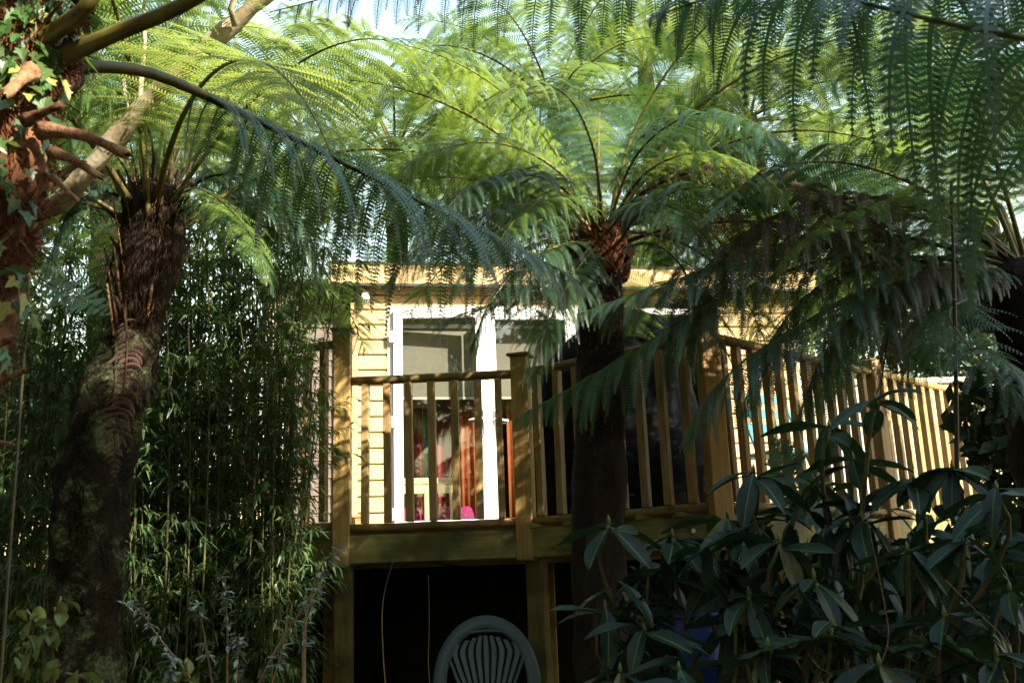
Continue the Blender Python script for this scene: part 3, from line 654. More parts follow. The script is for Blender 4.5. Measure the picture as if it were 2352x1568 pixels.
MB().box(0, .56, -.02, .02, .52, .58, .006).build('top_rail', 'cream_wood', bench); MB().box(.01, .55, -.012, .012, .44, .518, .003).build('apron', 'cream_wood', bench)
for x in (.03, .27, .50): MB().box(x - .028, x + .028, -.02, .015, 0, .437, .004).build('leg', 'cream_wood', bench)
MB().box(.06, .47, -.012, .012, .08, .14, .004).build('lower_rail', 'cream_wood', bench)
for x, l_ in ((.10, 'bright pink cushion behind the left half of the cream bench'), (.36, 'bright pink cushion behind the middle of the cream bench'), (.62, 'bright pink cushion just right of the cream bench')):
    m_ = MB(); n = 12; vv = []
    for j in range(n + 1):
        for i in range(n + 1):
            u = i / n * 2 - 1; v_ = j / n * 2 - 1; t_ = .07 * ((1 - u * u) * (1 - v_ * v_)) ** .45; vv.append((u * .13 * (1 - .08 * v_ * v_), -t_, v_ * .13 * (1 - .08 * u * u) + .13))
    k = len(vv); vv += [(p[0], -p[1] + .002, p[2]) for p in vv]
    ff = [(j * (n + 1) + i, j * (n + 1) + i + 1, (j + 1) * (n + 1) + i + 1, (j + 1) * (n + 1) + i) for j in range(n) for i in range(n)]
    m_.add(vv, ff + [tuple(q + k for q in f[::-1]) for f in ff]); o = m_.build('cushion', 'pink', None, True); o.location = cabin.matrix_world @ Vector((.40 + x, .42, .10)); o.rotation_euler = (R(-12), 0, FA)
    tag(o, l_, 'cushion', 'pink cushions inside the cabin')
# ---- small bench end beside the cabin wall on the deck
st = thing('plank_stool', cabin.matrix_world @ Vector((.02, -.14, -.02)), 'small plank stool with tapered leg between the tall post and the cabin', 'stool', None, FA)
MB().box(-.12, .135, -.08, .08, .245, .275, .004).build('seat', 'deck_wood', st)
for x in (-.08, .06):
    m_ = MB(); m_.add([(x - .02, -.06, 0), (x + .035, -.06, 0), (x + .035, .06, 0), (x - .02, .06, 0), (x - .05, -.07, .244), (x + .065, -.07, .244), (x + .065, .07, .244), (x - .05, .07, .244)], [(3, 2, 1, 0), (4, 5, 6, 7), (0, 1, 5, 4), (1, 2, 6, 5), (2, 3, 7, 6), (3, 0, 4, 7)])
    m_.build('leg', 'rail_wood', st)

# ---- brown clad shed behind the bamboo
bx0 = P(612, 1200, 9.6); bx1 = P(800, 1200, 9.9)
bx0 = P(606, 1200, 8.5)
shed = thing('brown_shed', (bx0.x, 8.5, gz(bx0.x, 8.5)), 'brown painted weatherboard shed between the bamboo and the cabin', 'shed', None, R(9.5))
zs = P(700, 700, 8.6).z - shed.location.z
i = 0
while i * .15 < zs:
    m_ = MB(); m_.add([(0, 0, 0), (.66, 0, 0), (.66, .012, .147), (0, .012, .147), (0, .03, 0), (.66, .03, 0), (.66, .03, .147), (0, .03, .147)], [(0, 1, 2, 3), (5, 4, 7, 6), (0, 4, 5, 1), (3, 2, 6, 7), (0, 3, 7, 4), (1, 5, 6, 2)])
    o = m_.build('weatherboard', 'clad_brown', shed); o.location = (.06, 0, i * .15); i += 1
MB().box(0, .058, -.02, .04, 0, zs, .003).build('corner_board', 'cream_wood', shed)
MB().box(.05, .70, .031, 2.4, 0, zs).build('wall_core', 'clad_brown', shed)
MB().box(-.12, .72, -.10, 2.6, zs + .155, zs + .20).build('roof', 'felt', shed)

# ---- covered barbecue on the deck
tc0 = P(1420, 1200, 6.35)
cov = thing('barbecue_cover', (tc0.x, 6.35, ZD), 'tall black waterproof cover draped over a barbecue on the deck', 'cover')
def drape():
    n, k = 56, 22; v = []; g = noise
    ht = P(1490, 708, 6.35).z - ZD
    for j in range(k + 1):
        u = j / k
        for i in range(n):
            an = 2 * math.pi * i / n; c_, s_ = math.cos(an), math.sin(an)
            if u < .75:
                t_ = u / .75; rx = .60 - .10 * t_ ** 2; ry = .36 - .06 * t_ ** 2; z = ht * .62 * t_; ox = 0
            else:
                t_ = (u - .75) / .25; rx = .50 * (1 - t_) ** .55 + .02; ry = .30 * (1 - t_) ** .5 + .02; z = ht * (.62 + .38 * (t_ ** .75)); ox = .17 * t_
            rx *= (abs(c_) ** 2 + abs(s_) ** 2) ** .5
            fold = 1 + (.055 * (1 - u * .7)) * math.sin(an * 9 + 1.3 * math.sin(an * 2)) + .05 * g.noise(Vector((c_ * 3, s_ * 3, u * 4)))
            sq = (abs(c_) ** 4 + abs(s_) ** 4) ** (-.25) * .85 + .15
            v.append((rx * c_ * fold * sq + ox, ry * s_ * fold * sq, z + .03 * g.noise(Vector((c_ * 2, s_ * 2, 5))) * u))
    m_ = MB(); m_.add(v, [(j * n + i, j * n + (i + 1) % n, (j + 1) * n + (i + 1) % n, (j + 1) * n + i) for j in range(k) for i in range(n)] + [tuple(range(k * n, k * n + n))])
    m_.build('draped_sheet', 'tarp', cov, True)
    MB().tube([(.62 * math.cos(a) * .93, .37 * math.sin(a) * .95, .16 + .02 * math.sin(3 * a)) for a in np.linspace(0, 6.28, 40)], .008, 6, False).build('draw_cord', 'stub_dark', cov)
drape()

# ---- turquoise folding chair behind the long balustrade
fc = thing('folding_chair', (C.x + .80, C.y + 1.75, ZD), 'turquoise folding chair glimpsed between the sunlit spindles', 'chair', None, R(25))
MB().box(-.21, .21, -.2, .2, .43, .455, .006).build('seat', 'turquoise', fc)
for z in (.62, .72, .82): MB().box(-.19, .19, .2, .216, z, z + .06, .004).build('back_slat', 'turquoise', fc)
for sx in (-.2, .2):
    MB().tube([(sx, -.19, 0), (sx, .21, .9)], .013, 8).build('leg', 'turquoise', fc); MB().tube([(sx * .86, .22, 0), (sx * .86, -.18, .44)], .013, 8).build('leg', 'turquoise', fc)

# ---- pale garden wall at the right, far behind
pw = thing('garden_wall', (2.75, 9.35, gz(2.75, 9.3)), 'pale rendered garden wall in sun behind the long balustrade', 'wall', None, R(4))
MB().box(0, 1.72, 0, .2, -.3, 2.62, .01).build('wall_face', 'render', pw); MB().box(-.03, 1.75, -.03, .23, 2.622, 2.68, .01).build('coping', 'render', pw)
# ---- white chair with a red cushion at the left end of the deck, behind the bamboo
wc0 = V_ = P(545, 1120, 7.2)
wc = thing('white_chair', (wc0.x, 7.2, ZD), 'white garden chair glimpsed through the bamboo culms', 'chair', None, R(-20))
MB().box(-.24, .24, -.22, .22, .40, .43, .008).build('seat', 'upvc', wc)
for sx in (-.22, .22):
    MB().box(sx - .02, sx + .02, -.21, -.17, 0, .399, .004).build('leg', 'upvc', wc); MB().box(sx - .02, sx + .02, .18, .22, 0, .92, .004).build('leg', 'upvc', wc)
    MB().box(sx - .03, sx + .03, -.22, .179, .60, .625, .004).build('armrest', 'upvc', wc)
for x in (-.15, -.05, .05, .15): MB().box(x - .03, x + .03, .19, .205, .46, .90, .004).build('back_slat', 'upvc', wc)
rc = MB(); n = 12; vv = []
for j in range(n + 1):
    for i in range(n + 1):
        u = i / n * 2 - 1; v_ = j / n * 2 - 1; t_ = .06 * ((1 - u * u) * (1 - v_ * v_)) ** .45; vv.append((u * .12, -t_, v_ * .11 + .11))
k = len(vv); vv += [(p[0], -p[1] + .002, p[2]) for p in vv]; ff = [(j * (n + 1) + i, j * (n + 1) + i + 1, (j + 1) * (n + 1) + i + 1, (j + 1) * (n + 1) + i) for j in range(n) for i in range(n)]
rc.add(vv, ff + [tuple(q + k for q in f[::-1]) for f in ff]); o = rc.build('cushion', 'scarlet', None, True); o.location = wc.location + Vector((.02, .09, .435)); o.rotation_euler = (R(-10), 0, R(-20)); tag(o, 'bright red cushion on the white chair behind the bamboo', 'cushion')

# ---- plastic chair under the deck
pc0 = P(1115, 1415, 5.15); gzc = gz(pc0.x, 5.2)
chair = thing('garden_chair', (pc0.x, 5.15, gzc), 'slate green plastic garden chair with arched slatted back below the deck', 'chair', None, R(4))
ctop = pc0.z - gzc
def chair_build():
    W2, Rr = .236, .045
    seat_z = ctop - .44
    # arched hoop: runs from the front of one arm, over the back, to the other arm
    pts = []
    for a in np.linspace(-.12, math.pi + .12, 40):
        c_, s_ = math.cos(a), math.sin(a); zz = ctop - .03 - .30 + .30 * max(s_, -.3) if True else 0
        pts.append((W2 * c_ * (1 if abs(c_) < .97 else 1), .02 + .10 * (zz - seat_z - .1), zz))
    for sx in (-1,): pass
    R_ = [(W2 + .005, -.02, ctop - .40), (W2 + .015, -.06, ctop - .46), (W2 + .02, -.20, ctop - .52), (W2 + .02, -.42, ctop - .54)]
    L_ = [(-a, b, c) for a, b, c in R_][::-1]
    hoop = L_ + pts[::-1][1:-1] + R_[0:]
    m_ = MB(); v = []; n = len(hoop)
    hv = [Vector(p) for p in hoop]
    for i, p in enumerate(hv):
        t_ = (hv[min(i + 1, n - 1)] - hv[max(i - 1, 0)]).normalized(); nrm = Vector((0, -1, .15)); side_ = t_.cross(nrm).normalized(); nn = side_.cross(t_).normalized()
        for (a, b) in ((-.034, -.010), (-.026, -.018), (.026, -.018), (.034, -.010), (.034, .006), (.026, -.004), (-.026, -.004), (-.034, .006)): v.append(p + side_ * a - nn * b)
    m_.add(v, [(i * 8 + j, i * 8 + (j + 1) % 8, (i + 1) * 8 + (j + 1) % 8, (i + 1) * 8 + j) for i in range(n - 1) for j in range(8)])
    m_.build('arched_frame', 'plastic', chair, True)
    # inner back panel: rim and slats
    def halfw(z):   # inner panel width by height, narrow waist at the seat
        u = (z - seat_z) / (ctop - .065 - seat_z); u = min(max(u, 0), 1); return .085 + .115 * min(1, u * 1.35) ** .9 if u < .70 else .20 * math.sqrt(max(0, 1 - ((u - .62) / .40) ** 2))
    zt = ctop - .072
    ysl = lambda z: .012 + .10 * (z - seat_z - .1)
    rim = [(-halfw(z), ysl(z), z) for z in np.linspace(seat_z, zt - .055, 16)]
    rim += [(x, ysl(zt), zt - .055 + .055 * math.sqrt(max(0, 1 - (x / .185) ** 2))) for x in np.linspace(-.165, .165, 13)]
    rim += [(halfw(z), ysl(z), z) for z in np.linspace(zt - .055, seat_z, 16)]
    MB().tube(rim, .011, 8, True, .8).build('back_rim', 'plastic', chair, True)
    ns = 9
    for k in range(ns):
        u = (k - (ns - 1) / 2) / ((ns - 1) / 2); vv = []
        zs_ = np.linspace(seat_z, zt - .02 - .04 * u * u, 12)
        for z in zs_:
            hw = (halfw(z) - .014) / ns * .80; xc = u * (halfw(z) - .014) * (ns - 1) / ns
            for (a, b) in ((-hw, 0), (-hw * .7, -.007), (hw * .7, -.007), (hw, 0), (hw, .006), (-hw, .006)): vv.append((xc + a, ysl(z) + b, z))
        mm = MB(); mm.add(vv, [(i * 6 + j, i * 6 + (j + 1) % 6, (i + 1) * 6 + (j + 1) % 6, (i + 1) * 6 + j) for i in range(11) for j in range(6)]); mm.build('back_slat', 'plastic', chair)
    MB().box(-.22, .22, -.42, .0, seat_z - .03, seat_z, .012).build('seat', 'plastic', chair)
    for sx in (-1, 1):
        MB().tube([(sx * .28, -.40, 0), (sx * .275, -.41, seat_z), (sx * .282, -.42, ctop - .545)], [.022, .028, .03], 8, True, .7).build('leg', 'plastic', chair, True)
        MB().tube([(sx * .26, .10, 0), (sx * .23, .02, seat_z), (sx * .262, .0, ctop - .42)], [.022, .028, .03], 8, True, .7).build('leg', 'plastic', chair, True)
chair_build()

# ---- blue drum beside the corner post under the deck
dp = P(1600, 1470, 5.4)
drum = thing('blue_drum', (dp.x, 5.4, gz(dp.x, 5.4)), 'blue plastic drum under the deck beside the corner support', 'drum')
prof = [(.0, 0), (.19, 0), (.205, .02), (.205, .25), (.212, .26), (.212, .28), (.205, .29), (.205, .55), (.212, .56), (.212, .58), (.205, .59), (.205, .80), (.19, .83), (.0, .83)]
m_ = MB(); n = 28; v = [(r_ * math.cos(2 * math.pi * j / n), r_ * math.sin(2 * math.pi * j / n), z) for r_, z in prof for j in range(n)]
m_.add(v, [(i * n + j, i * n + (j + 1) % n, (i + 1) * n + (j + 1) % n, (i + 1) * n + j) for i in range(len(prof) - 1) for j in range(n)]); m_.build('barrel', 'blue_plastic', drum, True)
m_ = MB(); v = [(r_ * math.cos(2 * math.pi * j / n), r_ * math.sin(2 * math.pi * j / n), z) for r_, z in ((0, .845), (.2, .845), (.217, .84), (.217, .81), (.213, .81)) for j in range(n)]
m_.add(v, [(i * n + j, (i + 1) * n + j, (i + 1) * n + (j + 1) % n, i * n + (j + 1) % n) for i in range(4) for j in range(n)]); m_.build('lid', 'blue_plastic', drum, True)

# ================================================================== PLANTS
def V3(px, py, Y): return P(px, py, Y)
def ground_under(p): return Vector((p.x, p.y, gz(p.x, p.y)))
STUBS = [stub_mesh(.2, .018, .3, i) for i in range(1)] + [stub_mesh(.2, .02, -.25, 2)]
def add_stub(parent, p, q, r, mat, cutmat=None, sag=.0):
    """a cut leaf stalk from p to q: thick fibrous foot, uneven sides, splintered end"""
    p = Vector(p) - parent.location; q = Vector(q) - parent.location; k = 9; d = q - p
    pts = [p + d * (i / (k - 1)) + Vector((0, 0, sag * d.length * math.sin(math.pi * i / (k - 1)))) for i in range(k)]
    mb_ = trunk_mesh(pts, [r * .78 * f_ for f_ in (1.9, 1.45, 1.2, 1.08, 1.0, .97, .93, .9, .74)], 10, .30, 26, r * 900 + p.x * 40, 1.0)
    t_ = d.normalized()
    for j in range(10): i_ = 8 * 10 + j; mb_.v[i_] = tuple(Vector(mb_.v[i_]) + t_ * r * (1.1 * math.sin(j * 2.7 + p.z * 50)))
    return mb_.build('cut_stalk', mat, parent, True)

# ---- 1 near tree fern at the left edge, with ivy
c0 = V3(-42, 600, 1.75); base0 = Vector((c0.x - .40, 1.75, gz(c0.x - .4, 1.75)))
tf0 = thing('tree_fern', base0, 'sunlit red fibrous tree fern trunk at the left edge, hung with ivy', 'tree fern', 'tree ferns round the deck')
p0 = smooth_path([Vector((0, 0, -.1)), V3(-300, 1250, 1.75) - base0, V3(-115, 760, 1.75) - base0, V3(-45, 430, 1.75) - base0, V3(20, 160, 1.78) - base0, V3(55, 20, 1.8) - base0, V3(80, -90, 1.8) - base0], 60)
rad0 = [.105 + .012 * math.sin(i * .5) - (.02 if i > 52 else 0) for i in range(60)]
trunk_mesh(p0, rad0, 26, .38, 13, 1, .6).build('trunk', 'fibre_red', tf0, True)
tag(link('trunk_fibre', fibres(p0[14:], rad0[14:], 13000, .06, 1.3, 5), 'fibre_red', tf0), kind='stuff')
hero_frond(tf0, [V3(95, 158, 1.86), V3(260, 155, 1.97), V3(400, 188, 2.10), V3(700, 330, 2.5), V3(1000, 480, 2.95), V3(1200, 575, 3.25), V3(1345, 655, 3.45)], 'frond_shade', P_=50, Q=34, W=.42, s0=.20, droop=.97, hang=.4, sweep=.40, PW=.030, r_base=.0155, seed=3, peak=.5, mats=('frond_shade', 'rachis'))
hero_frond(tf0, [V3(80, 190, 1.8), V3(150, 130, 1.74), V3(270, 75, 1.68), V3(450, -5, 1.62), V3(640, -160, 1.62), V3(760, -420, 1.65), V3(800, -800, 1.7)], 'frond', P_=34, Q=18, W=.28, s0=.42, droop=.7, PW=.028, r_base=.0205, seed=4)
hero_frond(tf0, [V3(60, 120, 1.75), V3(130, 70, 1.7), V3(215, -10, 1.62), V3(330, -260, 1.6), V3(380, -650, 1.55)], 'frond', P_=30, Q=16, W=.26, s0=.4, droop=.6, PW=.028, r_base=.022, seed=5)
for k_, az in enumerate((2.2, 3.0, 3.9)):
    link('frond', frond_lib((62, 46, 30, 46, 62)[k_], 'frond', k_ % 3), None, tf0, p0[-2], (0, 0, az), 1.9)
for (a, b, r_, s_) in (((95, 300, 1.68), (292, 356, 1.62), .0125, .06), ((120, 350, 1.68), (232, 408, 1.63), .0095, .04), ((60, 275, 1.66), (138, 242, 1.60), .010, 0), ((70, 165, 1.66), (10, 222, 1.58), .013, .02),
                       ((120, 408, 1.7), (180, 462, 1.66), .006, 0), ((-70, 840, 1.62), (30, 775, 1.55), .011, .05), ((-70, 910, 1.6), (60, 850, 1.55), .007, 0), ((-80, 1010, 1.62), (30, 1020, 1.55), .006, 0)):
    add_stub(tf0, V3(*a), V3(*b), r_, 'stub', None, s_)
g = random.Random(4)
for k_ in range(12):
    i = g.randrange(30, 58); an = g.uniform(-2.6, .9); d = Vector((math.cos(an), math.sin(an), g.uniform(-.2, .9))); c = Vector(p0[i]) + base0
    add_stub(tf0, c + Vector((d.x, d.y, 0)) * .09, c + d.normalized() * g.uniform(.13, .20), g.uniform(.004, .009), g.choice(['stub', 'stub_dark', 'fibre_red', 'fibre_red']))

def lobed_leaf(name, pts, fold=.15, bend=.12):
    """a flat leaf outline fanned from its base, folded along the midrib and bent"""
    m_ = MB(); out = [(x, y, abs(y) * fold - bend * x * x) for x, y in pts]; n = len(out)
    ctr = [(0, 0, 0), (.5, 0, -.04 - bend * .25)]
    v = out + ctr; m_.add(v, [(i, (i + 1) % n, n + 1) for i in range(n)]); return m_.mesh(name, False)
half = [(0, 0), (-.12, .10), (-.16, .36), (.10, .34), (.30, .56), (.42, .26), (.62, .22)]
IVY = lobed_leaf('leaf', half + [(1.0, 0)] + [(x, -y) for x, y in half[::-1][:-1]]); IVY.materials.append(M['ivy'])
IVY2 = lobed_leaf('leaf', half + [(.95, 0)] + [(x, -y) for x, y in half[::-1][:-1]], .3, .2); IVY2.materials.append(M['ivy_yellow'])
ivy = thing('ivy', base0 + Vector((.1, -.06, 0)), 'green and yellowish ivy climbing the fern trunk at the left edge', 'ivy')
for k_ in range(4):
    pts = []
    for i in range(8, 50, 3):
        an = -1.0 + .5 * math.sin(i * .3 + k_ * 1.7) + k_ * .35 - .6; c = Vector(p0[i]) + base0; pts.append(c + Vector((math.cos(an), math.sin(an), 0)) * .122 - ivy.location)
    MB().tube(pts, .0035, 6).build('stem', 'twig', ivy, True)
for k_ in range(240):
    i = int(g.triangular(6, 56, 34)); an = g.gauss(-.9, .75); c = Vector(p0[i]) + base0
    ro = g.uniform(.12, .155); pos = c + Vector((math.cos(an) * ro, math.sin(an) * ro, g.uniform(-.03, .03))) - ivy.location
    o = link('leaf', IVY2 if g.random() < .13 else IVY, None, ivy, pos, None, g.uniform(.018, .045))
    nrm = Vector((math.cos(an), math.sin(an), .45)) + Vector((g.gauss(0, .35), g.gauss(0, .35), g.gauss(0, .3)))
    dn = Vector((g.gauss(0, .5), g.gauss(0, .5), -1)); z_ = nrm.normalized(); x_ = (dn - z_ * dn.dot(z_)).normalized(); y_ = z_.cross(x_)
    o.rotation_euler = Matrix((x_, y_, z_)).transposed().to_euler()

# ---- 2 mossy tree fern, left
cb1 = V3(352, 500, 4.3); base1 = ground_under(V3(205, 1500, 4.2))
tf1 = thing('tree_fern', base1, 'leaning mossy dark tree fern with shaggy crown, in front of the bamboo', 'tree fern', 'tree ferns round the deck')
q1 = smooth_path([Vector((0, 0, -.15)), V3(200, 1400, 4.2) - base1, V3(212, 1150, 4.2) - base1, V3(240, 980, 4.22) - base1, V3(290, 830, 4.25) - base1, V3(318, 760, 4.27) - base1], 40)
r1 = [.148, ] * 14 + [.146 + .008 * math.sin(i * .6) for i in range(14)] + [.142, .138, .134, .13, .126, .122, .118, .114, .11, .105, .10, .09]
trunk_mesh(q1, r1, 34, .26, 13, 3, .55).build('trunk', 'mossy', tf1, True)
tag(link('trunk_fibre', fibres(q1, r1, 14000, .04, .8, 8, .3), 'trunk_dark', tf1), kind='stuff')
q2 = smooth_path([V3(300, 860, 4.27) - base1, V3(322, 740, 4.28) - base1, V3(340, 620, 4.3) - base1, V3(352, 500, 4.3) - base1, V3(355, 400, 4.3) - base1], 24)
r2 = [.085 + .075 * (i / 23) ** 1.1 for i in range(24)]; r2[16:] = [.128, .13, .128, .12, .105, .085, .055, .02]
trunk_mesh(q2, r2, 24, .30, 9, 6, .5).build('crown_shaft', 'trunk_dark', tf1, True)
tag(link('trunk_fibre', fibres(q2, r2, 2600, .09, 1.2, 9, .6), 'stub_dark', tf1), kind='stuff')
for k_ in range(110):
    i = g.randrange(0, 24); an = g.uniform(0, 6.28); c = Vector(q2[i]) + base1; d = Vector((math.cos(an), math.sin(an), 0)); 
    add_stub(tf1, c + d * r2[i] * .8, c + d * (r2[i] + g.uniform(.0, .08)) + Vector((0, 0, g.uniform(.08, .38))), g.uniform(.005, .012), g.choice(['stub_dark', 'trunk_dark', 'trunk_dark', 'trunk_dark', 'stub_dark', 'stub']))
cr1 = cb1 - base1
for k_ in range(20):
    el = [78, 78, 62, 62, 46, 46, 46, 30, 30, 12][k_ // 2]; az = k_ * 2.4 + .6
    if el >= 62 and math.cos(az) > .25: continue
    if el <= 12 and -1.9 < ((az + math.pi) % (2 * math.pi) - math.pi) < .5: continue
    link('frond', frond_lib(el, 'frond' if k_ % 3 else 'frond_lime', k_ % 3), None, tf1, cr1 + Vector((math.cos(az) * .08, math.sin(az) * .08, g.uniform(-.1, .02))), (g.uniform(-.1, .1), 0, az), g.uniform(1.7, 2.2))
hero_frond(tf1, [V3(395, 520, 4.25), V3(430, 440, 4.1), V3(480, 445, 3.95), V3(545, 500, 3.85), V3(590, 570, 3.8), V3(612, 650, 3.78)], 'frond_lime', P_=26, Q=22, W=.20, s0=.30, droop=.75, PW=.032, r_base=.008, seed=12, mats=('frond_lime', 'rachis_dark'))
hero_frond(tf1, [V3(285, 700, 4.1), V3(292, 790, 4.03), V3(285, 880, 4.01), V3(265, 990, 3.98), V3(262, 1098, 3.97)], 'frond_dead', P_=30, Q=14, W=.095, s0=.12, droop=.75, sweep=.05, PW=.012, r_base=.007, seed=13, up=(0, -1, .2), mats=('frond_dead', 'stub_dark'), curl=.5)

for sd_, (ctrl_, mt_, w_) in enumerate((
        ([V3(375, 480, 4.3), V3(470, 340, 4.25), V3(620, 310, 4.25), V3(770, 400, 4.3), V3(860, 530, 4.3)], 'frond', .30),
        ([V3(380, 500, 4.3), V3(470, 410, 4.2), V3(590, 410, 4.15), V3(690, 500, 4.15), V3(740, 620, 4.15)], 'frond_shade', .28),
        ([V3(370, 480, 4.35), V3(440, 300, 4.5), V3(580, 230, 4.7), V3(740, 270, 4.9), V3(880, 380, 5.0)], 'frond', .30),
        ([V3(330, 480, 4.3), V3(270, 360, 4.2), V3(170, 320, 4.15), V3(80, 390, 4.15), V3(20, 500, 4.15)], 'frond', .28),
        ([V3(330, 500, 4.3), V3(250, 440, 4.2), V3(180, 460, 4.1), V3(130, 550, 4.05), V3(110, 660, 4.05)], 'frond_shade', .22),
        ([V3(350, 480, 4.3), V3(350, 330, 4.1), V3(300, 230, 3.9), V3(210, 210, 3.7), V3(130, 260, 3.6)], 'frond', .26),
        ([V3(390, 510, 4.35), V3(480, 450, 4.5), V3(600, 480, 4.7), V3(700, 570, 4.8), V3(750, 680, 4.8)], 'frond_shade', .28),
        ([V3(380, 490, 4.35), V3(500, 380, 4.6), V3(650, 380, 4.9), V3(780, 460, 5.1), V3(850, 570, 5.2)], 'frond', .30),
        ([V3(380, 500, 4.3), V3(460, 470, 4.1), V3(540, 500, 3.95), V3(600, 580, 3.9), V3(630, 680, 3.9)], 'frond_shade', .22))):
    hero_frond(tf1, ctrl_, mt_, P_=38, Q=32, W=w_, s0=.17, droop=.78, hang=.7, sweep=.42, PW=.024, wmul=.62, r_base=.010, seed=500 + sd_, peak=.5, mats=(mt_, 'rachis_dark'))

# ---- 3 middle tree fern in front of the deck
cr = V3(1382, 530, 4.62); base2 = ground_under(V3(1378, 1500, 4.55))
tf2 = thing('tree_fern', base2, 'middle tree fern with straight dark trunk and red fibre under its crown', 'tree fern', 'tree ferns round the deck')
q3 = smooth_path([Vector((0, 0, -.15)), V3(1376, 1300, 4.55) - base2, V3(1378, 1000, 4.58) - base2, V3(1380, 760, 4.6) - base2, V3(1380, 620, 4.62) - base2], 44)
r3 = [.130 - .0006 * i for i in range(44)]
trunk_mesh(q3, r3, 26, .16, 12, 9, .35).build('trunk', 'trunk_dark', tf2, True)
tag(link('trunk_fibre', fibres(q3, r3, 8000, .045, .5, 19, .2), 'trunk_dark', tf2), kind='stuff')
q4 = smooth_path([V3(1380, 640, 4.62) - base2, V3(1382, 580, 4.62) - base2, V3(1384, 520, 4.62) - base2], 12)
r4 = [.11, .12, .13, .138, .142, .145, .145, .14, .13, .12, .11, .08]
trunk_mesh(q4, r4, 24, .35, 14, 12, .5).build('crown_shaft', 'fibre_red', tf2, True)
tag(link('trunk_fibre', fibres(q3[20:], [r_ * 1.01 for r_ in r3[20:]], 1500, .05, .6, 23, .2), 'fibre_red', tf2), kind='stuff')
tag(link('trunk_fibre', fibres(q4, r4, 2600, .06, 1.4, 29, .6), 'fibre_red', tf2), kind='stuff')
for k_ in range(52):
    an = g.uniform(0, 6.28); d = Vector((math.cos(an), math.sin(an), 0)); c = V3(1380, g.uniform(640, 545), 4.62)
    add_stub(tf2, c + d * .10, c + d * (.13 + g.uniform(.0, .05)) + Vector((0, 0, g.uniform(.04, .12))), g.uniform(.009, .015), g.choice(['stub_dark', 'stub', 'trunk_dark', 'trunk_dark']))
def ring(tree, crown, spec, mat, q='mid', jit=.12):
    for k_, (az, el, L_) in enumerate(spec):
        mt = mat if isinstance(mat, str) else mat[k_ % len(mat)]
        link('frond', frond_lib(el, mt, k_ % 3, q), None, tree, crown + Vector((math.cos(az) * .05, math.sin(az) * .05, g.uniform(-.05, .03))), (g.uniform(-jit, jit), 0, az + g.uniform(-.1, .1)), L_ * g.uniform(.92, 1.08))
ring(tf2, cr - base2, [(a, 78, 1.7) for a in (.3, 1.6, 2.9, 5.5)] + [(a, 62, 1.9) for a in (0, .8, 1.6, 2.4, 3.4, 5.7)] + [(a, 46, 1.9) for a in (.3, .9, 1.6, 2.2, 2.8, 6.0)] + [(a, 30, 1.8) for a in (.1, .6, 1.2, 1.8, 2.4)] + [(.5, 12, 1.6)], ['frond', 'frond_shade', 'frond'])
hero_frond(tf2, [V3(1410, 525, 4.6), V3(1480, 440, 4.4), V3(1650, 385, 4.2), V3(1850, 430, 4.05), V3(2000, 505, 3.95), V3(2090, 585, 3.9)], 'frond_brown', P_=34, Q=22, W=.30, s0=.16, droop=.80, PW=0.038, wmul=.60, r_base=.012, seed=21, mats=('frond_brown', 'rachis_dark'))
hero_frond(tf2, [V3(1420, 560, 4.55), V3(1560, 520, 4.3), V3(1750, 510, 4.05), V3(1930, 545, 3.9), V3(2080, 620, 3.8)], 'frond_shade', P_=34, Q=22, W=.30, s0=.14, droop=.82, PW=0.038, wmul=.60, r_base=.012, seed=22, mats=('frond_brown', 'rachis_dark'))
hero_frond(tf2, [V3(1420, 560, 4.5), V3(1480, 480, 4.2), V3(1600, 430, 3.9), V3(1780, 470, 3.7)], 'frond_shade', P_=30, Q=22, W=.30, s0=.16, droop=.8, PW=0.038, wmul=.60, r_base=.011, seed=23)
hero_frond(tf2, [V3(1360, 560, 4.55), V3(1330, 600, 4.3), V3(1270, 650, 4.1), V3(1130, 700, 3.95), V3(975, 748, 3.85)], 'frond_shade', P_=28, Q=20, W=.24, s0=.2, droop=.55, PW=0.034, wmul=.60, r_base=.009, seed=24)
hero_frond(tf2, [V3(1350, 540, 4.5), V3(1290, 500, 4.2), V3(1180, 530, 3.9), V3(1080, 610, 3.75), V3(1020, 700, 3.7)], 'frond_shade', P_=28, Q=20, W=.24, s0=.2, droop=.8, PW=0.034, wmul=.60, r_base=.009, seed=25)

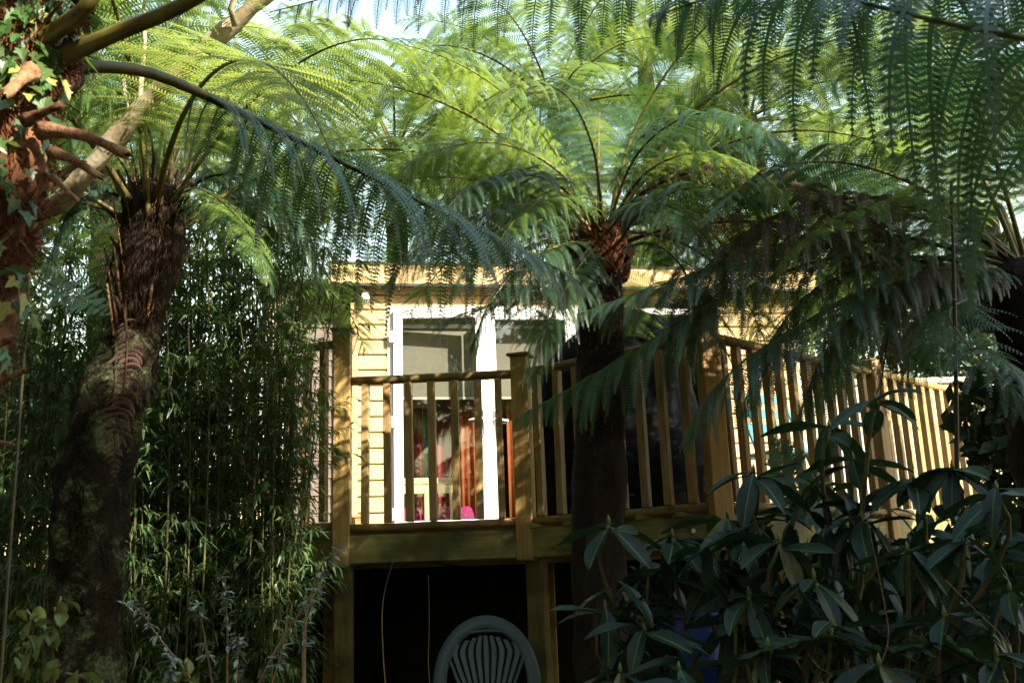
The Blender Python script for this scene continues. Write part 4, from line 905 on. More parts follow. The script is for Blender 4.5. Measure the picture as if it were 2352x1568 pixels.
for sd_, (ctrl_, mt_, w_) in enumerate((
        ([V3(1350, 540, 4.55), V3(1240, 470, 4.3), V3(1080, 500, 4.1), V3(960, 570, 4.0), V3(880, 660, 3.95)], 'frond_shade', .26),
        ([V3(1360, 560, 4.5), V3(1300, 560, 4.2), V3(1210, 600, 4.0), V3(1130, 690, 3.9), V3(1080, 800, 3.88)], 'frond_shade', .26),
        ([V3(1370, 570, 4.5), V3(1340, 600, 4.25), V3(1290, 680, 4.1), V3(1240, 790, 4.05), V3(1215, 880, 4.05)], 'frond_shade', .28),
        ([V3(1430, 570, 4.5), V3(1500, 560, 4.25), V3(1570, 620, 4.1), V3(1600, 740, 4.05), V3(1590, 860, 4.05)], 'frond_shade', .28),
        ([V3(1420, 530, 4.7), V3(1520, 470, 4.9), V3(1650, 520, 5.1), V3(1720, 640, 5.2), V3(1740, 780, 5.2)], 'frond', .30),
        ([V3(1350, 540, 4.7), V3(1250, 440, 4.8), V3(1120, 430, 4.9), V3(1000, 500, 5.0), V3(930, 590, 5.0)], 'frond', .28),
        ([V3(1400, 530, 4.55), V3(1500, 400, 4.4), V3(1680, 340, 4.3), V3(1860, 380, 4.2), V3(1990, 470, 4.2)], 'frond_shade', .32),
        ([V3(1360, 530, 4.55), V3(1290, 400, 4.4), V3(1150, 330, 4.3), V3(990, 350, 4.2), V3(880, 430, 4.15)], 'frond', .30),
        ([V3(1385, 520, 4.55), V3(1365, 350, 4.2), V3(1310, 230, 3.8), V3(1220, 190, 3.4), V3(1120, 240, 3.1)], 'frond', .28),
        ([V3(1395, 520, 4.55), V3(1460, 360, 4.25), V3(1570, 270, 3.9), V3(1700, 270, 3.6), V3(1820, 350, 3.4)], 'frond_shade', .28),
        ([V3(1370, 520, 4.55), V3(1290, 430, 4.2), V3(1190, 400, 3.9), V3(1080, 430, 3.7), V3(990, 520, 3.6)], 'frond_shade', .26),
        ([V3(1400, 520, 4.55), V3(1480, 400, 4.3), V3(1600, 350, 4.0), V3(1730, 390, 3.8), V3(1830, 490, 3.7)], 'frond', .28),
        ([V3(1380, 530, 4.5), V3(1330, 470, 4.2), V3(1250, 460, 3.95), V3(1170, 520, 3.8), V3(1120, 620, 3.75)], 'frond', .24),
        ([V3(1395, 530, 4.5), V3(1450, 480, 4.25), V3(1530, 470, 4.0), V3(1610, 530, 3.85), V3(1660, 630, 3.8)], 'frond_shade', .26))):
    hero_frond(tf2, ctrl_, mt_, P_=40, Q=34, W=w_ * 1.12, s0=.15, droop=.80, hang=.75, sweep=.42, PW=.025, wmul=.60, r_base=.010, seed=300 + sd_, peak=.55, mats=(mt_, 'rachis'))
# ---- 4 right-hand tree fern
cr3 = V3(2362, 600, 4.1); base3 = ground_under(V3(2430, 1400, 4.2))
tf3, _ = tree_fern(base3, cr3, .17, .16, 0, 1, 'dark tree fern at the right edge whose fronds sweep left over the balustrade', 31, group='tree ferns round the deck')
cl3 = cr3 - base3
for ctrl_, mt_, w_, sd_ in (
        ([V3(2370, 640, 4.1), V3(1950, 590, 4.0), V3(1650, 690, 3.95), V3(1480, 790, 3.95), V3(1330, 880, 4.0), V3(1172, 965, 4.05)], 'frond_shade', .34, 41),
        ([V3(2370, 650, 4.05), V3(2050, 650, 3.9), V3(1830, 750, 3.8), V3(1650, 880, 3.78), V3(1562, 1020, 3.78)], 'frond_shade', .34, 42),
        ([V3(2370, 640, 4.05), V3(2130, 620, 3.9), V3(2060, 700, 3.85), V3(2030, 840, 3.84), V3(2015, 985, 3.84)], 'frond_brown', .20, 43),
        ([V3(2370, 630, 4.1), V3(2050, 540, 4.0), V3(1800, 560, 3.9), V3(1560, 640, 3.85), V3(1330, 720, 3.85)], 'frond_shade', .36, 44),
        ([V3(2370, 640, 4.1), V3(2150, 480, 4.0), V3(1900, 460, 3.9), V3(1700, 540, 3.85), V3(1580, 660, 3.85)], 'frond_brown', .34, 48),
        ([V3(2370, 640, 4.1), V3(2100, 590, 4.0), V3(1880, 660, 3.95), V3(1760, 800, 3.95), V3(1700, 950, 3.95)], 'frond_shade', .34, 50),
        ([V3(2370, 650, 4.1), V3(2150, 630, 4.0), V3(1980, 710, 3.95), V3(1880, 840, 3.95), V3(1830, 980, 3.95)], 'frond_shade', .34, 51),
        ([V3(2370, 640, 4.1), V3(2200, 630, 4.0), V3(2110, 730, 3.95), V3(2080, 890, 3.95)], 'frond_shade', .28, 53),
        ([V3(2370, 640, 4.1), V3(2150, 610, 4.3), V3(2000, 660, 4.5), V3(1920, 800, 4.6), V3(1890, 930, 4.6)], 'frond_shade', .32, 49)):
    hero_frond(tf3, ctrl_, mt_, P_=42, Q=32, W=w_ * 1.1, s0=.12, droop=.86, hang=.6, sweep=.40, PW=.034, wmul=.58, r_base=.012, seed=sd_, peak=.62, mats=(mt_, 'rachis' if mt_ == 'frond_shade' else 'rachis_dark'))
hero_frond(tf3, [V3(2230, 680, 3.95), V3(2180, 720, 3.6), V3(2230, 800, 3.4), V3(2330, 900, 3.3), V3(2420, 1000, 3.2)], 'frond_shade', P_=30, Q=18, W=.24, s0=.2, droop=.6, PW=0.034, wmul=.60, r_base=.008, seed=45)
hero_frond(tf3, [V3(2200, 830, 3.6), V3(2250, 800, 3.4), V3(2330, 850, 3.3), V3(2450, 960, 3.2)], 'frond_shade', P_=24, Q=14, W=.18, s0=.3, droop=.5, PW=.024, r_base=.006, seed=46)
ring(tf3, cl3, [(a, 78, 1.6) for a in (.3, 1.8, 3.2)] + [(a, 62, 1.7) for a in (0, 1.3, 2.4, 3.9)] + [(a, 46, 1.7) for a in (.5, 1.7, 2.8, 4.5)] + [(1.0, 30, 1.6), (1.7, 30, 1.6), (2.2, 30, 1.6), (2.7, 30, 1.7), (3.3, 46, 1.7), (3.6, 30, 1.5), (4.6, 12, 1.4)], ['frond_shade', 'frond', 'frond_shade'])

# ---- 5 tree fern beside the viewer, its fronds hanging into the top of the view
base4 = Vector((1.75, 1.0, gz(1.75, 1.0))); cr4 = Vector((1.72, 1.05, 2.42))
tf4, c4 = tree_fern(base4, cr4, .13, .12, 0, 1, 'tree fern right of the viewer whose long fronds hang across the top', 51, group='tree ferns round the deck')
hero_frond(tf4, [cr4, V3(2900, -40, 1.35), V3(2300, -130, 1.8), V3(1800, -95, 2.0), V3(1300, -60, 2.2), V3(900, -35, 2.3), V3(620, 28, 2.4)], 'frond', P_=56, Q=30, W=.27, s0=.15, droop=.95, hang=.4, sweep=.3, PW=.030, r_base=.012, seed=61, mats=('frond_shade', 'rachis'))
hero_frond(tf4, [cr4, V3(2780, 150, 1.25), V3(2420, 100, 1.27), V3(2150, 48, 1.33), V3(1900, -8, 1.42), V3(1680, -15, 1.48), V3(1500, 40, 1.55)], 'frond_shade', P_=30, Q=34, W=.54, s0=.12, droop=.92, sweep=.25, PW=.034, wmul=.7, r_base=.012, seed=62, curl=.1)
hero_frond(tf4, [cr4, V3(2600, -150, 1.6), V3(2200, -190, 1.9), V3(1900, -130, 2.2), V3(1650, -20, 2.4), V3(1530, 90, 2.5)], 'frond_shade', P_=36, Q=34, W=.38, s0=.2, droop=.92, hang=.5, sweep=.4, PW=.034, r_base=.011, seed=63)
ring(tf4, c4, [(.4, 46, 1.6), (1.2, 46, 1.5), (5.7, 30, 1.6), (.9, 30, 1.6), (5.0, 12, 1.4)], 'frond')

# ---- 6 tree ferns beyond, in sun
def far_fern(px, py, Y, L_, label, seed, mat, nf=20, az0=0.0, r_=.13, elevs=None, q='far'):
    c = V3(px, py, Y); b = Vector((c.x + .1, Y + .1, gz(c.x, Y)))
    return tree_fern(b, c, r_ * 1.1, r_, nf, L_, label, seed, mat, q, 'tree ferns beyond the cabin', az0, elevs=elevs)
far_fern(1275, 250, 11.6, 2.6, 'sunlit tree fern behind the cabin, seen above the middle of its roof', 71, 'frond', 21, .3)
far_fern(905, 360, 11.8, 2.6, 'bright yellow green tree fern behind the cabin roof at left', 72, 'frond_lime', 21, 1.0)
far_fern(1720, 270, 11.9, 2.8, 'bright sunlit tree fern behind the right end of the cabin roof', 73, 'frond_lime', 18, 2.0)
far_fern(335, 200, 10.2, 2.8, 'yellow green tree fern behind the pale leaning trunk', 74, 'frond_lime', 20, .7, .09)
far_fern(250, 280, 7.4, 2.0, 'tree fern behind the mossy leaning one, above the bamboo', 75, 'frond', 16, .2)
far_fern(2235, 320, 12.2, 2.9, 'tree fern behind the long balustrade at upper right', 76, 'frond', 17, 1.4)
far_fern(2330, 190, 11.0, 2.5, 'shaded tree fern in the upper right corner with a thin dark trunk', 77, 'frond_shade', 16, .1, .10)
far_fern(1480, 150, 13.5, 2.8, 'tall tree fern farthest behind the cabin', 78, 'frond', 16, 2.4)
far_fern(1700, 540, 11.5, 2.0, 'low tree fern at the right end of the cabin', 80, 'frond', 20, 1.2)
far_fern(1140, 470, 11.3, 1.8, 'low tree fern just behind the cabin eave', 81, 'frond', 20, .9)

# ---- leaning pale trunk
lb = ground_under(V3(-180, 900, 5.6))
lean = thing('leaning_tree', lb, 'pale barked slender tree leaning right across the upper left', 'tree')
lp_ = smooth_path([Vector((0, 0, -.1)), V3(-60, 690, 4.6) - lb, V3(150, 455, 3.95) - lb, V3(300, 275, 3.75) - lb, V3(450, 130, 3.6) - lb, V3(600, 0, 3.5) - lb, V3(900, -260, 3.3) - lb], 50)
trunk_mesh(lp_, [.046 - .0003 * i + .004 * math.sin(i * .9) for i in range(50)], 18, .30, 18, 15, 1).build('trunk', 'pale_bark', lean, True)
for (pts, r_) in (([(318, 262, 3.75), (325, 180, 3.72), (332, 90, 3.7), (330, 20, 3.7), (350, -80, 3.6)], .013), ([(298, 272, 3.75), (288, 225, 3.7), (284, 180, 3.68)], .009), ([(540, 60, 3.5), (530, 20, 3.45), (560, -60, 3.4)], .014)):
    MB().tube([V3(*a) - lb for a in pts], [r_ * (1 - .12 * i) for i in range(len(pts))], 8).build('branch', 'pale_bark', lean, True)
g2 = np.random.default_rng(11)
def leaf_cloud(name, centers, radii, n, size, seed, squash=.8, aspect=.45):
    gg = np.random.default_rng(seed); centers = np.asarray(centers, float); k = gg.integers(0, len(centers), n)
    d = unit(gg.normal(size=(n, 3))); rr = np.asarray(radii)[k] * gg.uniform(.35, 1.0, n) ** .6
    c = centers[k] + d * rr[:, None] * [1, 1, squash]
    a = unit(gg.normal(size=(n, 3)) + [0, 0, -.4]); b = unit(np.cross(a, gg.normal(size=(n, 3)))); l = size * gg.uniform(.6, 1.3, n)[:, None]
    V = np.stack([c - a * l * .5, c + b * l * aspect * .5, c + a * l * .5, c - b * l * aspect * .5], 1).reshape(-1, 3)
    return arrays_mesh(name, V, np.arange(n * 4).reshape(-1, 4))
top = lp_[-1]
tag(link('crown', leaf_cloud('crown', [top + np.array(o_) for o_ in ((.2, 0, .6), (.8, .2, .9), (-.3, -.3, 1.1), (.4, .3, 1.5))], [.7, .6, .6, .7], 2500, .09, 3), 'tree_leaf', lean), kind='stuff')

# ---- broadleaf trees behind everything
def broad_tree(px, Y, h, cr_r, label, seed, mat='tree_leaf', n=9000, size=.16, group='broadleaf trees behind the cabin', x=None, name='broadleaf_tree', zlow=.35):
    X = P(px, 700, Y).x if x is None else x
    b = Vector((X, Y, gz(X, Y))); t = thing(name, b, label, 'tree', group); gg = random.Random(seed)
    MB().tube([(0, 0, -.2), (.1, 0, h * .3), (-.05, .1, h * .6), (.05, 0, h * .92)], [.2, .16, .1, .03], 10).build('trunk', 'stub_dark', t, True)
    cs = []; rs = []
    for k_ in range(30):
        z = h * gg.uniform(zlow, .98); rmax = cr_r * (1 - ((z / h - .6) / .55) ** 2 * .6); an = gg.uniform(0, 6.28); rr = rmax * gg.uniform(.2, 1) ** .5
        cs.append((rr * math.cos(an), rr * math.sin(an), z)); rs.append(cr_r * gg.uniform(.22, .42))
        if k_ < 9: MB().tube([(0, 0, z * .6), (cs[-1][0] * .5, cs[-1][1] * .5, z * .85), cs[-1]], [.05, .035, .012], 6).build('limb', 'stub_dark', t, True)
    tag(link('crown', leaf_cloud('crown', cs, rs, n, size, seed), mat, t), kind='stuff'); return t
broad_tree(250, 15.5, 7.2, 2.4, 'sunlit broadleaf tree far behind the bamboo at left', 1)
broad_tree(1150, 21, 7.6, 3.0, 'sunlit broadleaf tree far behind the cabin roof', 2, n=10000)
broad_tree(1680, 20, 8.6, 3.0, 'tall sunlit broadleaf tree behind the right end of the cabin', 3, n=10000)
broad_tree(2150, 17, 6.0, 2.2, 'broadleaf tree behind the garden wall at right', 4)
broad_tree(-300, 12, 8.0, 2.4, 'broadleaf tree beyond the left edge of the view', 5)
# unseen evergreens added round the viewer to shade the near garden
k_ = 0
for (x, y, h, cr_r) in ((6.4, -1.3, 6.6, 1.5), (6.0, -2.9, 7.2, 1.6), (7.9, -1.4, 7.4, 1.6), (7.8, -3.4, 8.0, 1.7), (3.9, -.1, 6.3, 1.5), (4.2, -6.0, 10.5, 2.3), (1.6, -6.0, 11.5, 2.5), (-1.6, -5.6, 11.5, 2.5), (-4.4, -3.6, 11.0, 2.5), (-5.4, -.6, 10.0, 2.4), (-5.6, 2.6, 8.5, 2.0), (-6.2, 5.6, 7.5, 2.0)):
    broad_tree(0, y, h, cr_r, 'tall dark evergreen added outside the frame to shade the near garden', 100 + k_, 'hedge_leaf', 7000, .42, 'shade evergreens added round the viewer', x, 'shade_evergreen', .12); k_ += 1

# unseen trees added overhead to keep skylight off the foreground
for (x, y, h, l_) in ((-2.2, -2.6, 11.0, 'unseen overhanging tree added for shade behind the viewer to the left'), (-.4, -4.2, 11.5, 'unseen overhanging tree added for shade straight behind the viewer')):
    broad_tree(0, y, h, 3.4, l_, int(h * 10), 'hedge_leaf', 11000, .36, 'shade trees added behind the viewer', x, 'shade_overhang', .5)
# ---- 7 bamboo
def bamboo_variant(seed, h):
    gg = np.random.default_rng(seed); lean_ = gg.normal(0, .10, 2); bow = gg.uniform(.02, .12)
    an0 = gg.uniform(0, 6.28)
    cz = lambda z: np.array([lean_[0] * z / h + bow * np.cos(an0) * (z / h) ** 3 * 2, lean_[1] * z / h + bow * np.sin(an0) * (z / h) ** 3 * 2, z])
    zs_ = np.arange(0, h, .16); pts = []; rad = []
    r_b = gg.uniform(.0055, .009)
    for z in zs_:
        r_ = r_b * (1 - .75 * z / h); pts += [cz(z), cz(z + .012), cz(z + .02)]; rad += [r_, r_ * 1.3, r_]
    culm = MB().tube(pts, rad, 6).mesh('culm', True); culm.materials.append(M['bamboo_culm'])
    V = []
    for z in zs_[3:]:
        for _ in range(gg.integers(1, 4)):
            an = gg.uniform(0, 6.28); bl = gg.uniform(.06, .26); o_ = cz(z); e = o_ + np.array([np.cos(an) * bl, np.sin(an) * bl, bl * gg.uniform(-.1, .7)])
            s_ = np.array([-np.sin(an), np.cos(an), 0]) * .0011; V.append([o_ - s_, o_ + s_, e + s_ * .5, e - s_ * .5])
            for j in range(gg.integers(6, 13)):
                p = o_ + (e - o_) * gg.uniform(.45, 1); a2 = an + gg.normal(0, .9); l = gg.uniform(.06, .125); wd = l * gg.uniform(.05, .08)
                d1 = unit(np.array([np.cos(a2), np.sin(a2), gg.uniform(-.7, .35)])); d2 = unit(d1 + np.array([0, 0, -gg.uniform(.5, 1.4)])); sd_ = unit(np.cross(d1, [0, 0, 1.]) + gg.normal(0, .35, 3)) * wd
                m_ = p + d1 * l * .45; q = m_ + d2 * l * .55
                V.append([p - sd_ * .25, p + sd_ * .25, m_ + sd_, m_ - sd_]); V.append([m_ - sd_, m_ + sd_, q + sd_ * .08, q - sd_ * .08])
    V = np.array(V).reshape(-1, 3); fo = arrays_mesh('foliage', V, np.arange(len(V)).reshape(-1, 4)); fo.materials.append(M['bamboo_leaf'])
    return culm, fo
BV = [bamboo_variant(200 + i, (2.5, 2.9, 3.2, 2.2)[i % 4]) for i in range(14)]
bb0 = ground_under(V3(430, 1500, 5.3))
bam = thing('bamboo_clump', bb0, 'dense leafy bamboo clump between the mossy fern and the deck', 'bamboo')
gb = random.Random(9)
def plant_culm(px, Y, vi=None, sc=None):
    p = ground_under(V3(px, 1500, Y)); cu, fo = BV[gb.randrange(14) if vi is None else vi]
    c = link('culm', cu, None, bam, p - bb0, (0, 0, gb.uniform(0, 6.28)), sc or gb.uniform(.82, 1.08)); f = link('foliage', fo, None, c); tag(f, kind='stuff')
for k_ in range(190):
    px = gb.uniform(-90, 650); Y = gb.uniform(4.85, 6.0) if px < 560 else gb.uniform(4.95, 5.35)
    plant_culm(px, Y)
for k_ in range(46): plant_culm(gb.uniform(330, 670), gb.uniform(5.3, 6.1), gb.choice([1, 2, 5, 6, 9, 10, 13]), gb.uniform(1.12, 1.34))

# ---- filler bushes; those behind bamboo and rhododendron are added to darken bright gaps
def bush_(p, r_, h, label, seed, n=3500, size=.09):
    p = ground_under(p); t = thing('filler_bush', p, label, 'bush', 'dark evergreen bushes'); gg = random.Random(seed); cs = []; rs = []
    for k_ in range(16):
        an = gg.uniform(0, 6.28); rr = r_ * gg.uniform(0, .8); z = h * gg.uniform(.12, .9); cs.append((rr * math.cos(an), rr * math.sin(an), z)); rs.append(r_ * gg.uniform(.35, .55))
        if k_ < 6: MB().tube([(0, 0, 0), (cs[-1][0] * .5, cs[-1][1] * .5, z * .6), cs[-1]], [.02, .014, .005], 6).build('stem', 'stub_dark', t, True)
    tag(link('foliage', leaf_cloud('foliage', cs, rs, n, size, seed, 1.0), 'hedge_leaf', t), kind='stuff')
bush_(V3(2170, 900, 10.6), 1.15, 4.1, 'tall green bush beyond the far end of the long balustrade', 406, 7000, .13)
bush_(V3(60, 1000, 6.9), .75, 3.0, 'dark bush added to deepen gaps behind the left part of the bamboo', 401)
bush_(V3(330, 1000, 7.3), .70, 3.2, 'dark bush added to deepen gaps behind the bamboo, right of the mossy trunk', 402)
bush_(Vector((2.95, 4.9, 0)), .62, 2.9, 'dark bush added to darken the right edge behind the rhododendron', 403, 8000, .12)
bush_(Vector((1.75, 4.35, 0)), .5, 1.25, 'low bush added to darken below the long balustrade behind the rhododendron', 405, 6000, .10)
bush_(Vector((2.75, 4.0, 0)), .62, 1.7, 'low bush added to darken the right corner behind the rhododendron', 404, 6000, .10)

# ---- 8 rhododendron
def big_leaf(L=1.0, wd=.15, bend=.25, fold=.25, wav=.02, seed=0):
    n = 8; m_ = MB(); v = []; gg = random.Random(seed)
    for i in range(n + 1):
        u = i / n; wv = wd * (math.sin(math.pi * min(1, u ** 1.12 * .965 + .03)) ** .68) * (1 if u < .9 else .9); z = -bend * u * u
        off = gg.uniform(-1, 1) * wav
        v += [(u * L, -wv, z + wv * fold + off), (u * L, -wv * .5, z + wv * fold * .35), (u * L, -.008, z - .004), (u * L, .008, z - .004), (u * L, wv * .5, z + wv * fold * .35), (u * L, wv, z + wv * fold - off)]
    f = [(i * 6 + j, (i + 1) * 6 + j, (i + 1) * 6 + j + 1, i * 6 + j + 1) for i in range(n) for j in range(5)]
    m_.add(v, f); me = m_.mesh('leaf', True); me.materials.append(M['rhodo']); me.materials.append(M['rib'])
    me.polygons.foreach_set('material_index', [1 if j == 2 else 0 for i in range(n) for j in range(5)])
    return me
def veins(m):
    nt = m.node_tree; b = nt.nodes['Principled BSDF']; tc = nt.nodes.new('ShaderNodeTexCoord'); sx = nt.nodes.new('ShaderNodeSeparateXYZ'); nt.links.new(tc.outputs['Object'], sx.inputs[0])
    ab = N(nt, 'ShaderNodeMath', operation='ABSOLUTE'); nt.links.new(sx.outputs[1], ab.inputs[0])
    ma = N(nt, 'ShaderNodeMath', operation='MULTIPLY_ADD'); ma.inputs[1].default_value = -0.9; nt.links.new(ab.outputs[0], ma.inputs[0]); nt.links.new(sx.outputs[0], ma.inputs[2])
    mu = N(nt, 'ShaderNodeMath', operation='MULTIPLY'); mu.inputs[1].default_value = 95.0; nt.links.new(ma.outputs[0], mu.inputs[0])
    si = N(nt, 'ShaderNodeMath', operation='SINE'); nt.links.new(mu.outputs[0], si.inputs[0])
    pw_ = N(nt, 'ShaderNodeMath', operation='POWER'); pw_.inputs[1].default_value = 6.0; sa = N(nt, 'ShaderNodeMath', operation='ABSOLUTE'); nt.links.new(si.outputs[0], sa.inputs[0]); nt.links.new(sa.outputs[0], pw_.inputs[0])
    bp = nt.nodes.new('ShaderNodeBump'); bp.inputs['Strength'].default_value = 0.35; bp.inputs['Distance'].default_value = 0.004; nt.links.new(pw_.outputs[0], bp.inputs['Height']); nt.links.new(bp.outputs[0], b.inputs['Normal'])
    old = b.inputs['Base Color'].links[0].from_socket; nz = N(nt, 'ShaderNodeTexNoise', i_Scale=9.0, i_Detail=4.0)
    oi = nt.nodes.new('ShaderNodeObjectInfo'); va = N(nt, 'ShaderNodeVectorMath', operation='MULTIPLY_ADD'); va.inputs[1].default_value = (9, 9, 9); nt.links.new(oi.outputs['Random'], va.inputs[0]); nt.links.new(tc.outputs['Object'], va.inputs[2]); nt.links.new(va.outputs[0], nz.inputs['Vector'])
    r = nt.nodes.new('ShaderNodeMapRange'); r.inputs[1].default_value = .62; r.inputs[2].default_value = .70; r.inputs[4].default_value = .7; nt.links.new(nz.outputs['Fac'], r.inputs[0])
    nt.links.new(mixcol(nt, r.outputs[0], old, (0.05, 0.055, 0.018)), b.inputs['Base Color'])
veins(M['rhodo'])
RL = [big_leaf(1, .165, b_, f_, .015, i) for i, (b_, f_) in enumerate(((.15, .3), (.3, .2), (.42, .35), (.05, .45)))]
RO = big_leaf(1, .15, .35, .5, .02, 9); RO.materials.clear(); RO.materials.append(M['rhodo_old']); RO.materials.append(M['rib'])
rb = ground_under(V3(1900, 1550, 3.1))
rho = thing('rhododendron', rb, 'dark glossy large leaved rhododendron filling the lower right', 'shrub')
gr = random.Random(21)
WH_ = [(1398, 1205, 3.1, 8), (1545, 1235, 3.2, 8), (1490, 1312, 3.2, 6), (1480, 1452, 2.9, 8), (1650, 1300, 3.2, 7), (1672, 1190, 3.2, 7), (1790, 1250, 2.9, 9), (1732, 1088, 3.0, 8), (1868, 1110, 3.1, 8), (2012, 925, 2.8, 7), (1905, 985, 3.0, 6), (1980, 1195, 2.9, 8),
       (2188, 1080, 2.8, 8), (2085, 1270, 2.6, 10), (1765, 1490, 2.6, 9), (1425, 1548, 2.8, 8), (1560, 1545, 2.7, 8), (1910, 1440, 2.6, 9), (2215, 1235, 2.6, 9), (2170, 1420, 2.5, 9), (2020, 1530, 2.4, 9), (2290, 1130, 2.6, 8), (1690, 1440, 2.9, 7), (1390, 1400, 3.0, 6), (2320, 1360, 2.5, 9), (1870, 1330, 2.8, 8), (1720, 1370, 2.9, 7), (2290, 1510, 2.4, 8), (1960, 1060, 3.0, 6), (2100, 1110, 2.9, 7)]
for (px, py, Y, n) in WH_:
    c = V3(px, py, Y); bs = rb + Vector((gr.uniform(-.25, .25), gr.uniform(-.1, .3), 0))
    mid_ = (c * .55 + bs * .45) + Vector((gr.uniform(-.1, .1), gr.uniform(.05, .2), -.05)); low = c + Vector((gr.uniform(-.04, .04), gr.uniform(.0, .06), -.16))
    pts = smooth_path([bs - rb, mid_ - rb, low - rb, c - rb], 12)
    MB().tube([tuple(p) for p in pts], [.011 - .0006 * i for i in range(12)], 6).build('branch', 'twig', rho, True)
    MB().tube([tuple(pts[9]), tuple(pts[10]), tuple(pts[11])], [.0062, .0058, .0055], 6).build('young_shoot', 'rib', rho, True)
    MB().tube([tuple(c - rb), tuple(c - rb + Vector((0, 0, .016))), tuple(c - rb + Vector((0, -.001, .032)))], [.005, .006, .001], 6).build('bud', 'rib', rho, True)
    a0 = gr.uniform(0, 6.28)
    for k_ in range(n):
        az = a0 + k_ * 6.283 / n + gr.uniform(-.2, .2); pit = gr.uniform(.0, .95) if k_ % 3 else gr.uniform(-.35, .3)
        me = RO if gr.random() < .05 else gr.choice(RL)
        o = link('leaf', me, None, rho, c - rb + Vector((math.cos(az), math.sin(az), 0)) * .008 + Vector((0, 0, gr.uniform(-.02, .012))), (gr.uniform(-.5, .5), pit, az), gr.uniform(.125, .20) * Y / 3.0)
def leaf_mass():
    """the inner and far leaves of the rhododendron, too many to tell apart"""
    src = RL[1]; nv = len(src.vertices); base_v = np.zeros(nv * 3, np.float32); src.vertices.foreach_get('co', base_v); base_v = base_v.reshape(-1, 3)
    fl = np.array([tuple(p.vertices) for p in src.polygons]); Vs = []; Fs = []
    for k_ in range(620):
        px = gr.uniform(1400, 2420); lo = 1560 if px < 1700 else 1600; hi = max(1120, 1330 - (px - 1400) * .40) if px < 2000 else 1150
        py_ = gr.uniform(hi, lo)
        if 1530 < px < 1660 and py_ > 1330: px += 250
        c = V3(px, py_, gr.uniform(2.9, 3.6)); m_ = Matrix.Rotation(gr.uniform(0, 6.28), 3, 'Z') @ Matrix.Rotation(gr.uniform(-.3, 1.1), 3, 'Y') @ Matrix.Rotation(gr.uniform(-.6, .6), 3, 'X')
        Vs.append(base_v @ np.array(m_).T * gr.uniform(.10, .17) + np.array(c - rb)); Fs.append(fl + k_ * nv)
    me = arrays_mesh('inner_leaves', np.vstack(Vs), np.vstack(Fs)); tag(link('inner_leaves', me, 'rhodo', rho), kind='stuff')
leaf_mass()

# ---- 9 silvery shrub at lower left
sb = ground_under(V3(560, 1560, 3.2)); sil = thing('silver_shrub', sb, 'thin silvery grey leaved shrub below the bamboo, lower left of centre', 'shrub')
SL = big_leaf(1, .17, .25, .3, .02, 31); SL.materials.clear(); SL.materials.append(M['silver'])
SL.polygons.foreach_set('material_index', [0] * len(SL.polygons))
gs = random.Random(5)
for (pts, r_) in (([(520, 1640, 3.2), (523, 1500, 3.2), (520, 1400, 3.18), (516, 1325, 3.15)], .004), ([(500, 1640, 3.2), (480, 1520, 3.2), (462, 1420, 3.15), (452, 1380, 3.1)], .004), ([(560, 1640, 3.2), (640, 1480, 3.1), (700, 1390, 3.05), (745, 1310, 3.0), (775, 1262, 3.0)], .0045), ([(470, 1650, 3.1), (440, 1560, 3.05), (370, 1470, 3.0), (320, 1400, 3.0), (290, 1390, 2.95)], .004), ([(600, 1640, 3.1), (640, 1520, 3.1), (660, 1440, 3.1)], .003), ([(540, 1640, 3.2), (545, 1520, 3.2), (550, 1455, 3.2)], .003), ([(400, 1640, 3.1), (395, 1560, 3.1), (385, 1500, 3.05)], .003), ([(690, 1640, 3.1), (700, 1500, 3.1), (705, 1420, 3.1), (735, 1340, 3.05)], .005)):
    w_ = smooth_path([V3(*a) - sb for a in pts], 14); MB().tube([tuple(p) for p in w_], [r_ * (1 - .05 * i) for i in range(14)], 6).build('stem', 'dry_twig', sil, True)
    for i in range(5, 14):
        if gs.random() < .15: continue
        for k_ in range(gs.randrange(5, 9) if i < 13 else 10):
            az = gs.uniform(0, 6.28); link('leaf', SL, None, sil, Vector(tuple(w_[i])), (gs.uniform(-.4, .4), gs.uniform(-.7, .6), az), gs.uniform(.018, .042))

# ---- 10 yellowing bramble-like bush and loose stems, bottom left
yb = ground_under(V3(90, 1560, 2.3)); bush = thing('yellowing_bush', yb, 'small bush with yellow green leaves at the bottom left before the mossy trunk', 'bush')
YL = big_leaf(1, .30, .35, .35, .03, 41); YL.materials.clear(); YL.materials.append(M['bush_leaf']); YL.polygons.foreach_set('material_index', [0] * len(YL.polygons))
gy_ = random.Random(6)
for pts in ([(130, 1700, 2.3), (125, 1560, 2.3), (120, 1450, 2.28), (140, 1370, 2.25)], [(30, 1700, 2.4), (60, 1540, 2.35), (75, 1430, 2.3), (60, 1400, 2.3)], [(240, 1720, 2.2), (230, 1620, 2.2), (200, 1560, 2.15), (150, 1545, 2.1)], [(300, 1720, 2.5), (390, 1600, 2.5), (430, 1520, 2.5)], [(10, 1700, 2.4), (20, 1600, 2.4), (30, 1520, 2.4)]):
    w_ = smooth_path([V3(*a) - yb for a in pts], 12); MB().tube([tuple(p) for p in w_], .003, 6).build('stem', 'twig', bush, True)
    for i in range(5, 12):
        for k_ in range(gy_.randrange(1, 4)):
            link('leaf', YL, None, bush, Vector(tuple(w_[i])) + Vector((gy_.uniform(-.02, .02), gy_.uniform(-.02, .02), gy_.uniform(-.02, .02))), (gy_.uniform(-.5, .5), gy_.uniform(-.2, 1.1), gy_.uniform(0, 6.28)), gy_.uniform(.028, .05))

